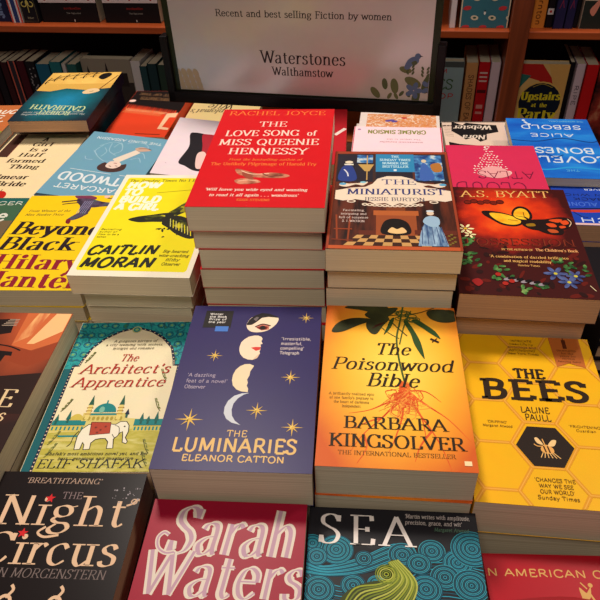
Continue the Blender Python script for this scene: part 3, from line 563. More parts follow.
# ---- dark book with teal wave lines
def art_waves(A):
    t1, t2, t3 = (40, 150, 176), (18, 84, 104), (50, 150, 168); bg = (30, 30, 34)
    def curl(cx, cy, r, n, cols, a0=0, a1=360, sq=.9):
        for k in range(n):
            rr = r*(k+1)/n; A.ring(cols[k % len(cols)], .0042, cx, cy, rr, rr*sq, a0, a1, n=28)
    def sweep(p, q, n, cols, w=.005):
        for k in range(n):
            t = k/(n-1); A.line(cols[k % len(cols)], w, *[(a[0]+(b[0]-a[0])*t, a[1]+(b[1]-a[1])*t) for a, b in zip(p, q)])
    def back(c, *pts): A.polyc(c, *pts)
    sweep([(0, .80), (.15, .70), (.4, .72), (.7, .82), (1, .80)], [(0, .3), (.2, .35), (.5, .38), (.8, .36), (1, .34)], 40, [t1, t2])
    back(bg, (.0, .87), (.15, .88), (.28, .87), (.40, .83), (.50, .855), (.62, .83), (.48, .77), (.25, .74), (.05, .75))
    sweep([(.0, .79), (.10, .765), (.30, .80), (.50, .86), (.62, .85)], [(.0, .735), (.14, .73), (.32, .745), (.50, .79), (.64, .82)], 12, [t1, t3, t2])
    for cx, cy, r, n in ((.17, .83, .10, 10), (.03, .85, .06, 7), (.06, .80, .06, 6), (.33, .80, .05, 4), (.55, .82, .08, 7), (.72, .84, .075, 7), (.86, .80, .085, 8), (.78, .745, .08, 7), (.95, .855, .12, 11), (.64, .79, .07, 6), (.92, .72, .10, 9), (.67, .70, .09, 8), (.08, .68, .09, 8), (.27, .70, .07, 6), (.40, .71, .05, 5)):
        A.ell(bg, cx, cy, r*1.02, r*.92); curl(cx, cy, r, int(n*1.4), [t1, t2, t3])
    gs = [(150, 160, 50), (110, 124, 40), (176, 180, 80)]
    gp = [(.20, .62), (.24, .68), (.36, .715), (.47, .73), (.50, .765), (.47, .785), (.50, .80), (.58, .77), (.62, .70), (.58, .63), (.50, .56), (.36, .54)]
    A.polyc((58, 66, 28), *gp)
    sweep([(.21, .62), (.28, .69), (.42, .71), (.50, .745), (.47, .79)], [(.40, .53), (.50, .57), (.58, .64), (.62, .72), (.52, .80)], 15, gs, .009)
    for k in range(5): A.ring(gs[k % 3], .007, .455, .745, .012+.012*k, .010+.011*k)
    A.text('SEA', .065, .853, .61, .115, (236, 226, 220), .14, .035, track=22)
    A.lines(["'Martin writes with amplitude,", "precision, grace, and wit'"], .575, .966, .96, .016, .025, (190, 180, 175), .13, slant=.15); A.text('Margaret Atwood', .745, .917, .945, .014, (80, 110, 90), .13, slant=.15)
# ---- red classic
def art_classic(A):
    g = (214, 164, 96)
    A.text('AN AMERICAN CLASSIC', -.055, .905, 1.03, .030, g, .17, serif=False)
    A.polyc(g, (.545, .865), (.575, .845), (.60, .85), (.615, .87), (.60, .83), (.575, .815), (.55, .82)); A.line(g, .012, (.56, .84), (.545, .80), (.555, .76)); A.line(g, .012, (.60, .84), (.625, .80)); A.line(g, .008, (.56, .885), (.59, .86)); A.ell(g, .615, .875, .014)
    A.line((150, 20, 28), .02, (.1, .8), (.5, .82), (.9, .76)); A.ring(g, .01, .5, .45, .35)
# ---- dark amber book at the left
def art_amber(A):
    lt = mottled('light_shaft_print', [(.35, (200, 104, 60)), (.6, (236, 176, 112))], 30, 3, .7); k = (24, 12, 12)
    A.poly((205, 104, 56), (.60, 1), (1, 1), (1, .78), (.80, .71), (.62, .74)); A.poly(lt, (.70, 1), (.80, 1), (.74, .82), (.62, .76)); A.poly((242, 190, 130), (.86, 1), (.99, 1), (.99, .86), (.80, .76), (.74, .76))
    A.poly((150, 62, 32), (.55, .76), (.82, .71), (1, .78), (1, .66), (.84, .60), (.55, .66))
    A.poly(k, (.0, .93), (.52, .95), (.55, .84), (.30, .80), (.0, .78)); A.poly(k, (.0, .60), (.5, .71), (.66, .70), (.67, .67), (.5, .68), (.2, .6), (0, .56)); A.poly(k, (.56, .69), (.62, .69), (.58, .50), (.53, .50)); A.poly((40, 20, 16), (.3, .50), (1, .56), (1, .3), (.3, .3)); A.line(k, .014, (.4, .76), (.6, .74), (.72, .71))
    c = (226, 196, 150)
    A.text('E', .77, .34, .89, .105, c, .14, .045); A.text('s', .83, .255, .885, .07, c, .13, .05, slant=.15)
    for k in range(5): A.line((170, 150, 130), .008, (.47-.01*k, .945-.012*k), (.56, .945-.012*k))
# ---- yellow book with running figure
def art_runner(A):
    k = (38, 22, 30); m = (138, 26, 44)
    A.text('From Winner of the', .085, .80, .505, .024, (90, 66, 40), .14, .06, slant=.2); A.text('Man Booker Prize', .075, .755, .46, .024, (90, 66, 40), .14, .06, slant=.2)
    A.text('Beyond', .05, .548, .94, .135, k, .23, .04, slant=.12, v1=.535); A.text('Black', .03, .385, .74, .130, k, .23, .04, slant=.12, v1=.375)
    A.text('Hilary', .10, .20, .90, .135, m, .23, .04, v1=.185); A.text('Mante´l', .05, .04, .93, .135, m, .23, .04, v1=.02)
    s_ = mottled('suit_print', [(.35, (40, 34, 50)), (.55, (84, 66, 90)), (.7, (60, 90, 90))], 90)
    A.polyc((120, 50, 80), (.46, .995), (.60, 1.0), (.70, .97), (.66, .93), (.55, .94)); A.polyc(s_, (.50, .95), (.62, .96), (.78, .92), (.90, .90), (.92, .87), (.80, .86), (.70, .85), (.58, .87)); A.polyc(s_, (.55, .93), (.66, .92), (.70, .82), (.66, .74), (.58, .70), (.55, .72), (.60, .78), (.58, .85))
    A.polyc(s_, (.62, .80), (.70, .78), (.62, .72), (.55, .70), (.52, .71)); A.polyc((120, 26, 40), (.52, .71), (.56, .71), (.57, .66), (.53, .67)); A.line((60, 30, 44), .022, (.52, .94), (.44, .93), (.36, .92)); A.line((60, 30, 44), .016, (.54, .91), (.44, .90), (.38, .89)); A.line((40, 30, 40), .014, (.78, .98), (.84, .96), (.88, .98)); A.ell((230, 190, 170), .80, .985, .03)
    for q in range(5): A.line((150, 150, 190), .005, (.60+.02*q, .93), (.58+.02*q, .78))
# ---- cream book
def art_cream(A):
    k = (40, 20, 18); O = .19
    A.poly((72, 44, 36), (.02, 1), (.17, 1), (.17, .62), (.02, .62)); A.line((130, 40, 40), .008, (.17, 1), (.17, .62), smooth=False)
    for t, a, b, v in (('A', .45, .51, .885), ('Girl', .36, .63, .80), ('is a', .38, .62, .715), ('Half', .30, .61, .63), ('formed', .21, .70, .54), ('Thing', .31, .69, .45)):
        A.text(t, a, v, b, .058, k, .24, .05, slant=.1)
    A.text('Eimear', .18, .30, .66, .062, k, .24, .05, slant=.1); A.text('McBride', .14, .205, .70, .062, k, .24, .05, slant=.1)
    A.polyc((190, 34, 24), (.36, .10), (.44, .135), (.53, .13), (.58, .08), (.55, .02), (.42, .0), (.34, .04)); A.line((60, 30, 20), .008, (.47, .12), (.48, .16))
# ---- blue-grey book with reclining figure, seen upside down
def art_swimmer(A):
    w = (214, 222, 226); l = (150, 186, 204)
    A.text('THE BLIND ASSASSIN', .10, .925, .93, .036, w, .14, serif=False, flip=True)
    for p in [((.22, .78), (.34, .86), (.46, .84), (.52, .74), (.46, .68)), ((.20, .70), (.30, .62), (.42, .56), (.52, .58)), ((.26, .80), (.22, .70), (.28, .64)), ((.52, .86), (.66, .90), (.78, .86), (.82, .78)), ((.66, .70), (.78, .74), (.86, .66)), ((.34, .84), (.38, .72), (.50, .66)), ((.50, .80), (.44, .86), (.40, .78)), ((.16, .60), (.2, .56), (.28, .56)), ((.70, .62), (.78, .66), (.84, .60)), ((.30, .76), (.36, .70), (.34, .62))]:
        A.line(l, .010, *p)
    A.poly((222, 206, 190), (.50, .60), (.58, .545), (.76, .74), (.68, .775)); A.polyc((196, 160, 140), (.66, .80), (.74, .83), (.86, .80), (.80, .77), (.72, .76)); A.line((90, 70, 64), .012, (.70, .80), (.80, .815), (.86, .80))
    A.polyc((70, 46, 42), (.40, .48), (.44, .54), (.50, .52), (.58, .50), (.64, .52), (.70, .55), (.72, .47), (.64, .42), (.52, .41), (.43, .43)); A.polyc((226, 200, 186), (.48, .50), (.50, .565), (.60, .57), (.65, .52), (.60, .47), (.52, .47)); A.line((90, 50, 46), .012, (.52, .50), (.55, .49)); A.line((90, 50, 46), .012, (.59, .51), (.62, .505)); A.line((150, 60, 60), .012, (.55, .545), (.59, .545))
    A.line(w, .009, (.12, .40), (.62, .385), smooth=False); A.line(w, .009, (.72, .385), (.95, .38), smooth=False)
    A.text('ATWOOD', .07, .345, .93, .105, w, .17, serif=False, flip=True); A.text('MARGARET', .12, .195, .93, .06, w, .16, serif=False, flip=True)
    A.rect((40, 60, 76), .0, .0, 1, .03)
# ---- dark teal and yellow thriller, upside down
def art_misty(A):
    A.rect(mottled('pale_gold_print', [(.35, (206, 156, 70)), (.65, (232, 190, 100))], 20), .0, .72, 1, 1)
    A.poly((214, 168, 80), (0, .74), (1, .74), (1, .64), (.7, .60), (.4, .64), (.2, .58), (0, .60))
    k = (24, 20, 22)
    for i, (u, v) in enumerate(((.06, .78), (.15, .84), (.27, .86), (.40, .88), (.53, .90), (.66, .92))):
        A.line(k, .016, (u, v+.10), (u-.03, v+.02), (u-.02, v-.04)); A.line(k, .014, (u-.03, v+.03), (u+.05, v+.07), (u+.13, v+.10)); A.line(k, .012, (u-.07, v-.02), (u+.01, v+.0))
    A.polyc(k, (.72, .88), (.74, .96), (.82, .985), (.88, .95), (.86, .88), (.80, .83)); A.line((120, 70, 30), .016, (.98, .92), (.90, .72), (.84, .56)); A.polyc((226, 196, 150), (.66, .56), (.72, .62), (.82, .63), (.88, .58), (.80, .53), (.70, .52)); A.line(k, .012, (.75, .56), (.80, .58))
    c = (196, 214, 160)
    A.text('ROBERT', .29, .20, .72, .07, c, .14, .05, flip=True, v1=.17); A.text('GALBRAITH', .13, .315, .87, .085, c, .14, .05, flip=True, v1=.26)
    A.lines(['The number one international bestselling', 'author of the first case in the series'], .10, .13, .92, .026, -.04, (170, 176, 176), .13, flip=True)
# ---- orange and black, upside down
def art_flames(A):
    A.poly((26, 18, 18), (0, 1), (1, 1), (1, .54), (0, .70))
    for k in range(26): A.poly((26, 18, 18), (.04*k, .74-.0062*k), (.04*k+.045, .73-.0062*k), (.04*k+.02+rnd.uniform(-.02, .02), .60-.0062*k+rnd.uniform(-.05, .02)))
    g = (150, 110, 72); c = (238, 190, 150)
    A.text('THE SECRETS', .16, .86, .98, .06, g, .12, .05, flip=True, v1=.80); A.text('LAST OF THE', .10, .955, .8, .05, g, .12, .05, flip=True, v1=.91)
    A.text('and secrets', .06, .58, .80, .05, c, .12, .05, flip=True, v1=.50, slant=.2)
    for k in range(14): A.line((236, 150, 90), .014, (.04+.05*k, .60-.006*k), (.07+.05*k, .56-.006*k), (.03+.05*k, .50-.006*k))
    A.poly(c, (.80, .16), (.98, .14), (.98, .18), (.86, .20), (.88, .40), (.98, .40), (.98, .50), (.80, .48)); A.line((90, 34, 20), .02, (.5, .06), (.9, .05))
    A.ell((240, 200, 190), .06, .76, .06, .05)
def art_sepia(A):
    A.rect((226, 200, 140), .0, .0, 1, 1); A.rect(mottled('field_print', [(.35, (170, 110, 40)), (.65, (226, 180, 90))], 26, 1, 3), 0, .30, 1, .60); A.rect((70, 50, 40), 0, .30, 1, .44)
    k = (50, 34, 28)
    A.text("The Diplomat's", .03, .86, .9, .085, k, .12, .04, slant=.2, flip=True); A.text('Wife', .25, .97, .62, .10, k, .12, .04, slant=.2, flip=True); A.text('first of the series', .08, .545, .6, .06, k, .18, flip=True)
def art_profile(A):
    A.polyc((30, 26, 32), (.24, .70), (.30, .74), (.46, .72), (.62, .66), (.70, .40), (.66, .14), (.50, .10), (.36, .16), (.26, .22), (.30, .48)); A.polyc((168, 36, 50), (.40, .70), (.46, .73), (.62, .70), (.72, .5), (.70, .2), (.60, .2), (.50, .36), (.46, .52)); A.polyc((226, 190, 184), (.44, .36), (.50, .42), (.56, .36), (.62, .2), (.5, .14)); A.ell((60, 60, 60), .12, .18, .006)
def art_pink(A):
    w = (240, 214, 206); k = (120, 26, 60)
    for j in range(13):
        for i in range(2+j//1):
            u = .47+(i-(1+j)/2)*.036+rnd.uniform(-.008, .008); v = .965-j*.033+rnd.uniform(-.008, .008)
            if abs(u-.47) < .025+.017*j: A.ell(w, u, v, rnd.uniform(.010, .020), .009, rnd.uniform(0, 180), 7)
    A.polyc((226, 160, 160), (.30, .56), (.42, .66), (.55, .66), (.66, .56), (.5, .5)); A.ring(w, .012, .47, .965, .03, .03, 20, 300)
    A.text('ATLAS', .30, .60, .90, .10, k, .07, serif=False, flip=True); A.text('CLOUD', .05, .44, .78, .12, k, .07, serif=False, flip=True)
def art_charm(A):
    w = (206, 222, 236)
    A.text('ALICE', .25, .72, .76, .055, w, .16, serif=False, flip=True); A.text('SEBOLD', .16, .875, .88, .068, w, .16, serif=False, flip=True)
    A.text('BONES', .24, .475, .92, .088, w, .16, serif=False, flip=True); A.text('LOVELY', .10, .325, 1.04, .095, w, .16, serif=False, flip=True, v1=.34); A.text('THE', .52, .13, .66, .03, (90, 170, 220), .14, serif=False, flip=True)
    A.lines(['THE INTERNATIONAL'], .52, .965, .94, .022, .03, (120, 190, 226), .12, serif=False, flip=True)
    A.line(w, .03, (.22, .94), (.25, .90)); A.ell(w, .215, .965, .022); A.ell(w, .27, .89, .022)
    A.line((16, 60, 130), .02, (.0, .60), (.3, .58), (.6, .64), (.9, .58), (1, .60)); A.line((40, 150, 220), .03, (0, .15), (.3, .12), (.6, .16), (1, .13)); A.line((16, 60, 130), .014, (.35, .38), (.45, .32), (.55, .36))
def art_bluebird(A):
    w = (206, 220, 240); k = (18, 24, 60)
    A.text('STANDING ALONE', .10, .30, .97, .05, (70, 110, 210), .15, serif=False, flip=True)
    A.text('DAZZLING - a very good read', .05, .565, .98, .022, w, .2, serif=False, flip=True); A.text('OBSERVER', .35, .50, .75, .025, w, .2, serif=False, flip=True)
    A.text('THE MAN WHO', .12, .42, .95, .03, k, .16, serif=False, flip=True); A.text('CAME BACK', .20, .365, .9, .035, k, .18, serif=False, flip=True)
    A.polyc((196, 60, 44), (.10, .19), (.30, .20), (.48, .21), (.50, .18), (.34, .165), (.18, .165)); A.line(k, .022, (.05, .20), (.3, .215), (.6, .225), (.98, .25)); A.line(k, .012, (.5, .19), (.8, .185), (1, .20)); A.line(k, .01, (.15, .17), (.22, .11), (.28, .10)); A.ell((120, 170, 220), .88, .17, .03)
    A.text('WITCH', .18, .095, .98, .06, w, .16, serif=False, flip=True); A.rect((226, 190, 186), 0, 0, 1, .025)
def art_letter(A):
    g = (128, 130, 60)
    A.text('GRAEME SIMSION', .16, .945, .82, .062, g, .16, serif=False, flip=True); A.text('The sequel to the', .38, .80, .76, .018, (176, 120, 130), .12, flip=True); A.text('international bestseller', .30, .755, .78, .018, (150, 70, 80), .12, flip=True)
    A.line((196, 30, 50), .012, (.006, 1), (.006, 0), smooth=False); A.line((196, 30, 50), .018, (.992, 1), (.992, 0), smooth=False); A.ell((160, 120, 160), .06, .95, .02)
def art_floral(A):
    A.rect(mottled('scroll_print', [(.40, (238, 214, 190)), (.5, (216, 120, 60)), (.6, (232, 170, 110)), (.7, (190, 70, 50))], 70, dist=3), .09, .1, .96, .97)
    for u, v in ((.40, .85), (.44, .83), (.36, .84)): A.ell((100, 80, 160), u, v, .04, .03, 20)
    A.ell((200, 40, 50), .56, .90, .04, .025)
def art_bw(A):
    w = (224, 206, 190); k = (26, 22, 24)
    A.rect((222, 196, 178), 0, .35, 1, 1)
    A.poly(k, (.15, 1), (.30, .93), (.36, .98), (.55, .95), (.8, .93), (.8, .80), (.62, .76), (.60, .66), (.5, .62), (.42, .7), (.3, .66), (.22, .74), (.12, .82)); A.poly(k, (0, .985), (1, .985), (1, 1), (0, 1)); A.poly(k, (.05, .62), (.2, .58), (.5, .55), (.3, .45), (.05, .5))
    A.text('Webster', .17, .92, .73, .075, w, .18, .05, slant=.2, flip=True); A.text('Nora', .27, .74, .60, .075, w, .18, .05, slant=.2, flip=True); A.lines(['The new novel'], .0, .93, .16, .03, .04, (60, 40, 40), .14, flip=True)
    for k_ in range(6): A.line((120, 100, 96), .008, (.02, .88-.03*k_), (.14, .87-.03*k_), smooth=False)
def art_redv(A):
    A.line((232, 214, 206), .05, (.86, .50), (.985, .62), smooth=False)
def art_green(A):
    A.rect((60, 96, 70), 0, .62, 1, .93); A.rect((110, 92, 66), 0, .0, 1, .70); A.rect((50, 40, 30), 0, 0, 1, .3)
    w = (214, 214, 200)
    A.text('TRIGGER', .34, .905, .97, .045, w, .14, serif=False); A.text('The', .50, .70, .90, .13, w, .16, serif=False); A.text('Stores', .14, .545, .80, .13, w, .16, serif=False)
def art_orangegreen(A):
    w = (238, 226, 210)
    A.rect((196, 110, 60), 0, .72, 1, 1); A.rect((140, 150, 60), 0, .0, 1, .40); A.text('THE VAUG', .05, .80, .93, .085, w, .24, serif=False, flip=False, slant=.25); A.text('BIG', .35, .68, .80, .075, w, .24, serif=False, slant=.25); A.text('SHAK', .2, .54, .85, .085, w, .24, serif=False, slant=.25); A.rect((40, 70, 60), 0, .20, 1, .26)
def art_party(A):
    A.rect((222, 180, 112), 0, 0, 1, 1); A.poly((190, 40, 36), (.0, 1), (.42, 1), (.66, .84), (.80, .62), (.4, .80), (0, .86)); A.poly((50, 110, 100), (0, .88), (.22, .86), (.05, .74), (0, .7)); A.poly((222, 170, 96), (.55, 1), (1, 1), (1, .60), (.82, .62))
    A.ell((226, 180, 96), .5, .53, .49, .49); A.ell((22, 30, 46), .5, .53, .455)
    y = (226, 206, 40)
    A.text('Upstairs', .08, .56, .93, .095, y, .28, .05, v1=.57); A.text('at', .34, .475, .44, .05, y, .22, .06); A.text('the', .52, .475, .68, .05, y, .22, .06); A.text('Party', .06, .32, .90, .13, y, .26, .05); A.text('a novel', .6, .24, .8, .04, y, .2)
    A.line((200, 170, 60), .01, (.30, .72), (.5, .76), (.72, .72))
CRM = flat(CREAM)
# ------------------------------------------------------------------ books on the table
D = (0, 0, 1)
navy = flat((48, 40, 92), .36); rootbg = radial('amber_wash_print', .004, .012, .085, .13, [(.15, (250, 214, 84)), (.55, (244, 178, 48)), (.85, (226, 130, 36)), (1.0, (205, 92, 32))], .12, 18)
book((-52.2, 399.3, -5.6, -420.5, 129, 198), 44, navy, art_moons, 'navy paperback with four moon phases and gold stars down the cover', n=0, lowlab='navy-covered paperback under the moon-phase book', low=(0, 2, .98), group='pile of navy paperbacks')
book((78.7, 391.9, -6.7, -421.8, 126.4, 194), 38, rootbg, art_root, 'amber paperback with green vine and red root, right of the navy one', lowlab='amber-covered paperback under the vine and root book', group='pile of amber paperbacks')
book((-185.5, 441.4, -3.3, -470.1, 129, 198), 24, CRM, art_elephant, 'cream and teal paperback with a white elephant under an arch', lowlab='teal-spined paperback under the elephant book', group='pile of teal paperbacks')
book((209.7, 375.7, -8.5, -458.7, 129, 198.2), 44, flat((238, 178, 18), .4), art_honeycomb, 'yellow paperback with honeycomb lines and a black hexagon', low=(1, 0, .97), lowlab='yellow-covered paperback under the honeycomb book', group='pile of honeycomb paperbacks')
book((-26.7, 653.2, -6.7, -328.7, 138, 230), 29, flat((206, 22, 30), .34), art_heron, 'bright red paperback with pale lettering, top of the tallest pile', low=(0, 0, .96), jit=1.5, pages=PAGES_LIT, lowlab='red-covered paperback in the tallest pile', lowt=25.5, group='tall pile of red paperbacks')
book((102.8, 587.3, -7.3, -352.5, 129, 198), 27, flat((60, 30, 22), .34), art_room, 'dark paperback with a cream scroll banner above a fireplace room', low=(0, 4, .98), pages=PAGES_LIT, lowlab='paperback with tan pages under the scroll-banner book', lowt=26, group='pile of scroll-banner paperbacks')
bybg = radial('ember_print', -.005, .045, .07, .075, [(.1, (238, 96, 24)), (.5, (205, 50, 16)), (.8, (130, 26, 18)), (1.0, (60, 14, 14))], .42, 34)
book((238.2, 571.1, -9.1, -402.2, 134.2, 205.9), 31, bybg, art_butterfly, 'dark red paperback with a yellow and an orange butterfly', pages=PAGES_TAN, low=(-1, 1, .94), lowlab='paperback with shadowed pages under the butterfly book', group='pile of butterfly paperbacks')
book((-166.3, 645.5, -7.0, -404.5, 133, 216), 25, flat((236, 228, 206)), art_boot, 'white-bordered yellow paperback with a black-and-yellow boot', low=(0, 3, .91), pages=PAGES_LIT, lowlab='white-bordered paperback under the boot book', group='pile of boot paperbacks')
book((-209.6, 240.4, -4.8, -461.8, 126.1, 194.8), 32, flat((26, 19, 20), .3), art_black, 'black book with cream lettering and two small red stars', pages=PAGES_TAN, lowlab='black-covered book under the red-star book', group='pile of black books')
book((-74.7, 200.9, -5.8, -457.3, 125, 195), 24, flat((152, 16, 46), .4), art_script, 'crimson paperback with large swirly cream lettering in the front row', low=(-2, 0, .96), lowlab='crimson paperback under the swirly-lettered one', group='pile of crimson paperbacks')
book((54.4, 183.5, -6.1, -470.4, 134, 216), 26, flat((34, 33, 38), .4), art_waves, 'charcoal hardback with teal wave lines and a green curl', hard=True, lowlab='charcoal hardback under the teal-wave one', group='pile of charcoal hardbacks')
book((194.1, 162.5, -4.6, -501.5, 129, 198), 22, flat((172, 18, 34), .36), art_classic, 'scarlet paperback with small gold capitals in the front right corner', lowlab='scarlet paperback under the gold-capitals one', group='pile of scarlet paperbacks')
book((-316.5, 436.8, -6.1, -443.1, 124, 198), 26, radial('umber_print', .03, .08, .11, .16, [(.1, (190, 84, 44)), (.5, (104, 44, 26)), (.9, (40, 20, 18))], .2, 14), art_amber, 'dark brown paperback with glowing orange light, at the left edge', low=(-5, 0, .95), lowlab='brown-covered paperback under the orange-light book', group='pile of brown paperbacks')
book((-309.1, 686.9, -5.1, -449.1, 136.7, 209.9), 24, flat((236, 198, 14)), art_runner, 'golden yellow paperback with heavy black and maroon lettering', lowlab='golden yellow paperback under the maroon-lettered one', group='pile of golden yellow paperbacks')
book((-452, 719, -5.5, -460, 129, 198), 24, flat((30, 92, 86)), art_green, 'green and brown paperback with pale letters, half hidden at left edge', lowlab='green-covered paperback at the left edge', group='pile of green paperbacks')
book((-392.4, 1125, -5.4, -434.8, 135, 216), 20, radial('misty_teal_print', .005, -.03, .10, .12, [(.1, (30, 130, 170)), (.45, (20, 96, 110)), (.75, (24, 50, 60)), (1, (30, 24, 44))], .25, 22), art_misty, 'upside-down teal and gold thriller with black railings', spine='right', pages=PAGES_TAN, low=(-10, 36, .93), lowlab='thriller under the railings book', group='pile of teal thrillers')
book((-426, 938, -7.2, -472.5, 131, 222), 22, flat((236, 212, 166)), art_cream, 'plain cream paperback with chunky black title and dark brown bar', lowlab='cream paperback under the chunky-titled one', group='pile of cream paperbacks')
book((-287.7, 903.7, -12.4, -462.7, 134, 208), 22, flat((106, 156, 180)), art_swimmer, 'grey-blue upside-down paperback with a reclining woman', spine='right', tilt=(0, 4), low=(4, 3, .92), lowlab='grey-blue paperback under the reclining-woman book', group='pile of grey-blue paperbacks')
book((-138.9, 937, -7.1, -456.8, 125.1, 192.1), 22, flat((226, 208, 216)), art_profile, 'pale pink-white paperback with a dark-haired profile, beside the red pile', spine='right', tilt=(0, 6), low=(0, -8, .93), lowlab='pale paperback under the dark-haired profile', group='pile of pale paperbacks')
book((-265.7, 1171, -8.6, -494.5, 116, 206), 22, flat((222, 66, 34)), art_flames, 'orange upside-down paperback with a jagged black top', spine='right', low=(-3, -6, .94), lowlab='orange paperback under the jagged black one', group='pile of orange paperbacks')
book((-140.6, 1133.2, -9.1, -513.4, 138, 217.8), 22, flat((222, 196, 140)), art_sepia, 'sepia upside-down paperback with slanting black script', spine='right', lowlab='sepia paperback under the black-script one', group='pile of sepia paperbacks')
book((22, 925, -6, -440, 126, 190), 24, flat((186, 26, 38)), art_redv, 'deep red book with a slanting white stroke behind the tallest pile', low=(-5, 0, .96), lowlab='deep red book behind the tallest pile', group='pile of deep red books')
book((142.3, 791.2, -9, -417, 127, 195), 24, flat((238, 206, 216)), art_letter, 'pale pink upside-down paperback with olive capitals and red edges', spine='right', body=flat((196, 30, 50)), lowlab='red-edged pale pink paperback behind the scroll-banner book', group='pile of pale pink paperbacks')
book((179.3, 995.2, -9.8, -489.6, 139.3, 211), 18, flat((238, 222, 216)), art_floral, 'white paperback with an orange scrollwork panel under the sign', spine='right', low=(-9, -2, .96), lowlab='lilac-edged paperback under the scrollwork one', group='pile of scrollwork paperbacks')
book((318, 976, -6.8, -505, 118, 210), 22, flat((226, 206, 190)), art_bw, 'cream and black upside-down paperback with brush script', spine='right', lowlab='cream paperback under the brush-script one', group='pile of brush-script paperbacks')
book((276.4, 767, -8.1, -442.3, 127, 195), 24, flat((206, 44, 84)), art_pink, 'rose pink upside-down paperback with a drift of white petals', spine='right', low=(-14, -14, .80), lowlab='rose pink paperback under the petal book', group='pile of rose pink paperbacks')
b2 = book((431, 789, -9.0, -480.5, 129, 192), 26, flat((26, 66, 176)), art_bluebird, 'royal blue upside-down book with a red bird on a branch', spine='right', pages=PAGES_TAN, lowlab='royal blue book under the red-bird one', group='pile of royal blue books')
book((405.3, 896.1, -9.6, -466.1, 129, 198), 13.5, mottled('sea_blue_print', [(.3, (18, 74, 176)), (.5, (24, 104, 200)), (.7, (40, 140, 220))], 10, 1, 3), art_charm, 'bright blue upside-down paperback with wide-spaced white capitals', spine='right', n=-1)
book((392, 556, -8, -468, 129, 146), 26, flat((22, 18, 24)), None, 'black-covered book at the right edge beyond the butterfly book', pages=PAGES_TAN, hard=True, lowlab='black-covered book at the right edge', group='pile of plain black books')
book((-603, 1172, -6, -505, 129, 198), 20, flat((196, 110, 60)), art_orangegreen, 'orange and green paperback with white lettering at far left', lowlab='orange and green paperback at far left', group='pile of orange and green paperbacks')
bpy.context.view_layer.update()

# ------------------------------------------------------------------ display table
tb = thing('display_table', 'wooden display table holding all the book piles', 'table', (-.02, .70, 0), math.radians(-11.5))
v, f = boxes([(-.74, -.66, .715, .70, .455, TABLE)]); bevel(obj('tabletop', v, f, wood('table_wood', (48, 32, 24), (74, 48, 34)), tb), .003)
v, f = boxes([(-.70, -.62, .62, .66, .415, .715)]); obj('apron', v, f, wood('apron_wood', (60, 38, 26), (86, 54, 36)), tb)
for sx in (-.68, .58):
    for sy in (-.60, .34):
        v, f = boxes([(sx, sy, 0, sx+.06, sy+.06, .62)]); bevel(obj('leg', v, f, wood('leg_wood', (60, 38, 26), (86, 54, 36)), tb), .003)

# ------------------------------------------------------------------ sign in its black holder
yaw = -math.atan(.2578)
sg = thing('table_sign', 'large grey shop sign in a black holder with printed blue and green leaves', 'sign', (.018, 1.0480, TABLE), yaw)
blk = flat((20, 16, 18), .35); olive = flat((38, 42, 24), .25, .5, 'olive_border')
zb = 1.31-.446-TABLE       # holder bottom above the table
Wd = .466
v, f = boxes([(-Wd/2+.011, -.002, zb+.014, Wd/2-.011, .006, zb+.014+.345)]); obj('border_panel', v, f, olive, sg)
A = Art(.422, .297)
ink = (44, 34, 38)
A.text('Recent and best selling Fiction by women', .187, .414, .850, .034, ink, .16, .09, track=4)
A.text('Waterstones', .352, .174, .683, .066, ink, .14, .05); A.text('Walthamstow', .395, .108, .634, .045, ink, .15, .06)
g1, g2, bb = (104, 104, 70), (84, 90, 62), (92, 106, 140)
def leaf(u, v, r, ang, c, q=.5): A.ell(c, u, v, r, r*q, ang, 16)
for u, v, r, an, c in ((.80, .035, .026, 130, g1), (.835, .085, .022, 100, g2), (.872, .075, .030, 100, g1), (.94, .10, .034, 155, g1), (.91, .165, .024, 165, g1), (1.0, .10, .045, 65, g2), (.855, .02, .014, 60, g1), (.88, .02, .014, 120, g1), (.955, .02, .03, 80, g2), (.90, .035, .013, 50, g2), (.925, .03, .012, 130, g2)): leaf(u, v, r, an, c)
for u, v in ((.985, .14), (.93, .15)):
    for k_ in range(3): leaf(u-.012, v+.018*k_, .008, 120, g2); leaf(u+.008, v+.018*k_, .008, 60, g2)
for k_ in range(5): leaf(.945+.018*math.cos(k_*1.26), .055+.025*math.sin(k_*1.26), .016, k_*72, bb, .6); leaf(1.0+.016*math.cos(k_*1.26), .075+.03*math.sin(k_*1.26), .014, k_*72, bb, .6)
A.polyc(bb, (.905, .175), (.915, .215), (.935, .235), (.955, .23), (.955, .205), (.935, .19), (.92, .168)); A.ell(bb, .952, .238, .011); A.poly((70, 70, 80), (.96, .243), (.972, .238), (.96, .234)); A.polyc((84, 90, 70), (.93, .205), (.945, .215), (.952, .20), (.938, .19))
def sprig(x, y, hgt, n, c, lean=0):
    for k in range(n): A.ell(c, x+lean*k/n, y+hgt*k/n, .012, .02, 20, 10)
for x, y in ((.04, .0), (.065, .0), (.015, .0), (.09, .0)): sprig(x, y, .13, 4, (176, 156, 128), -.02)
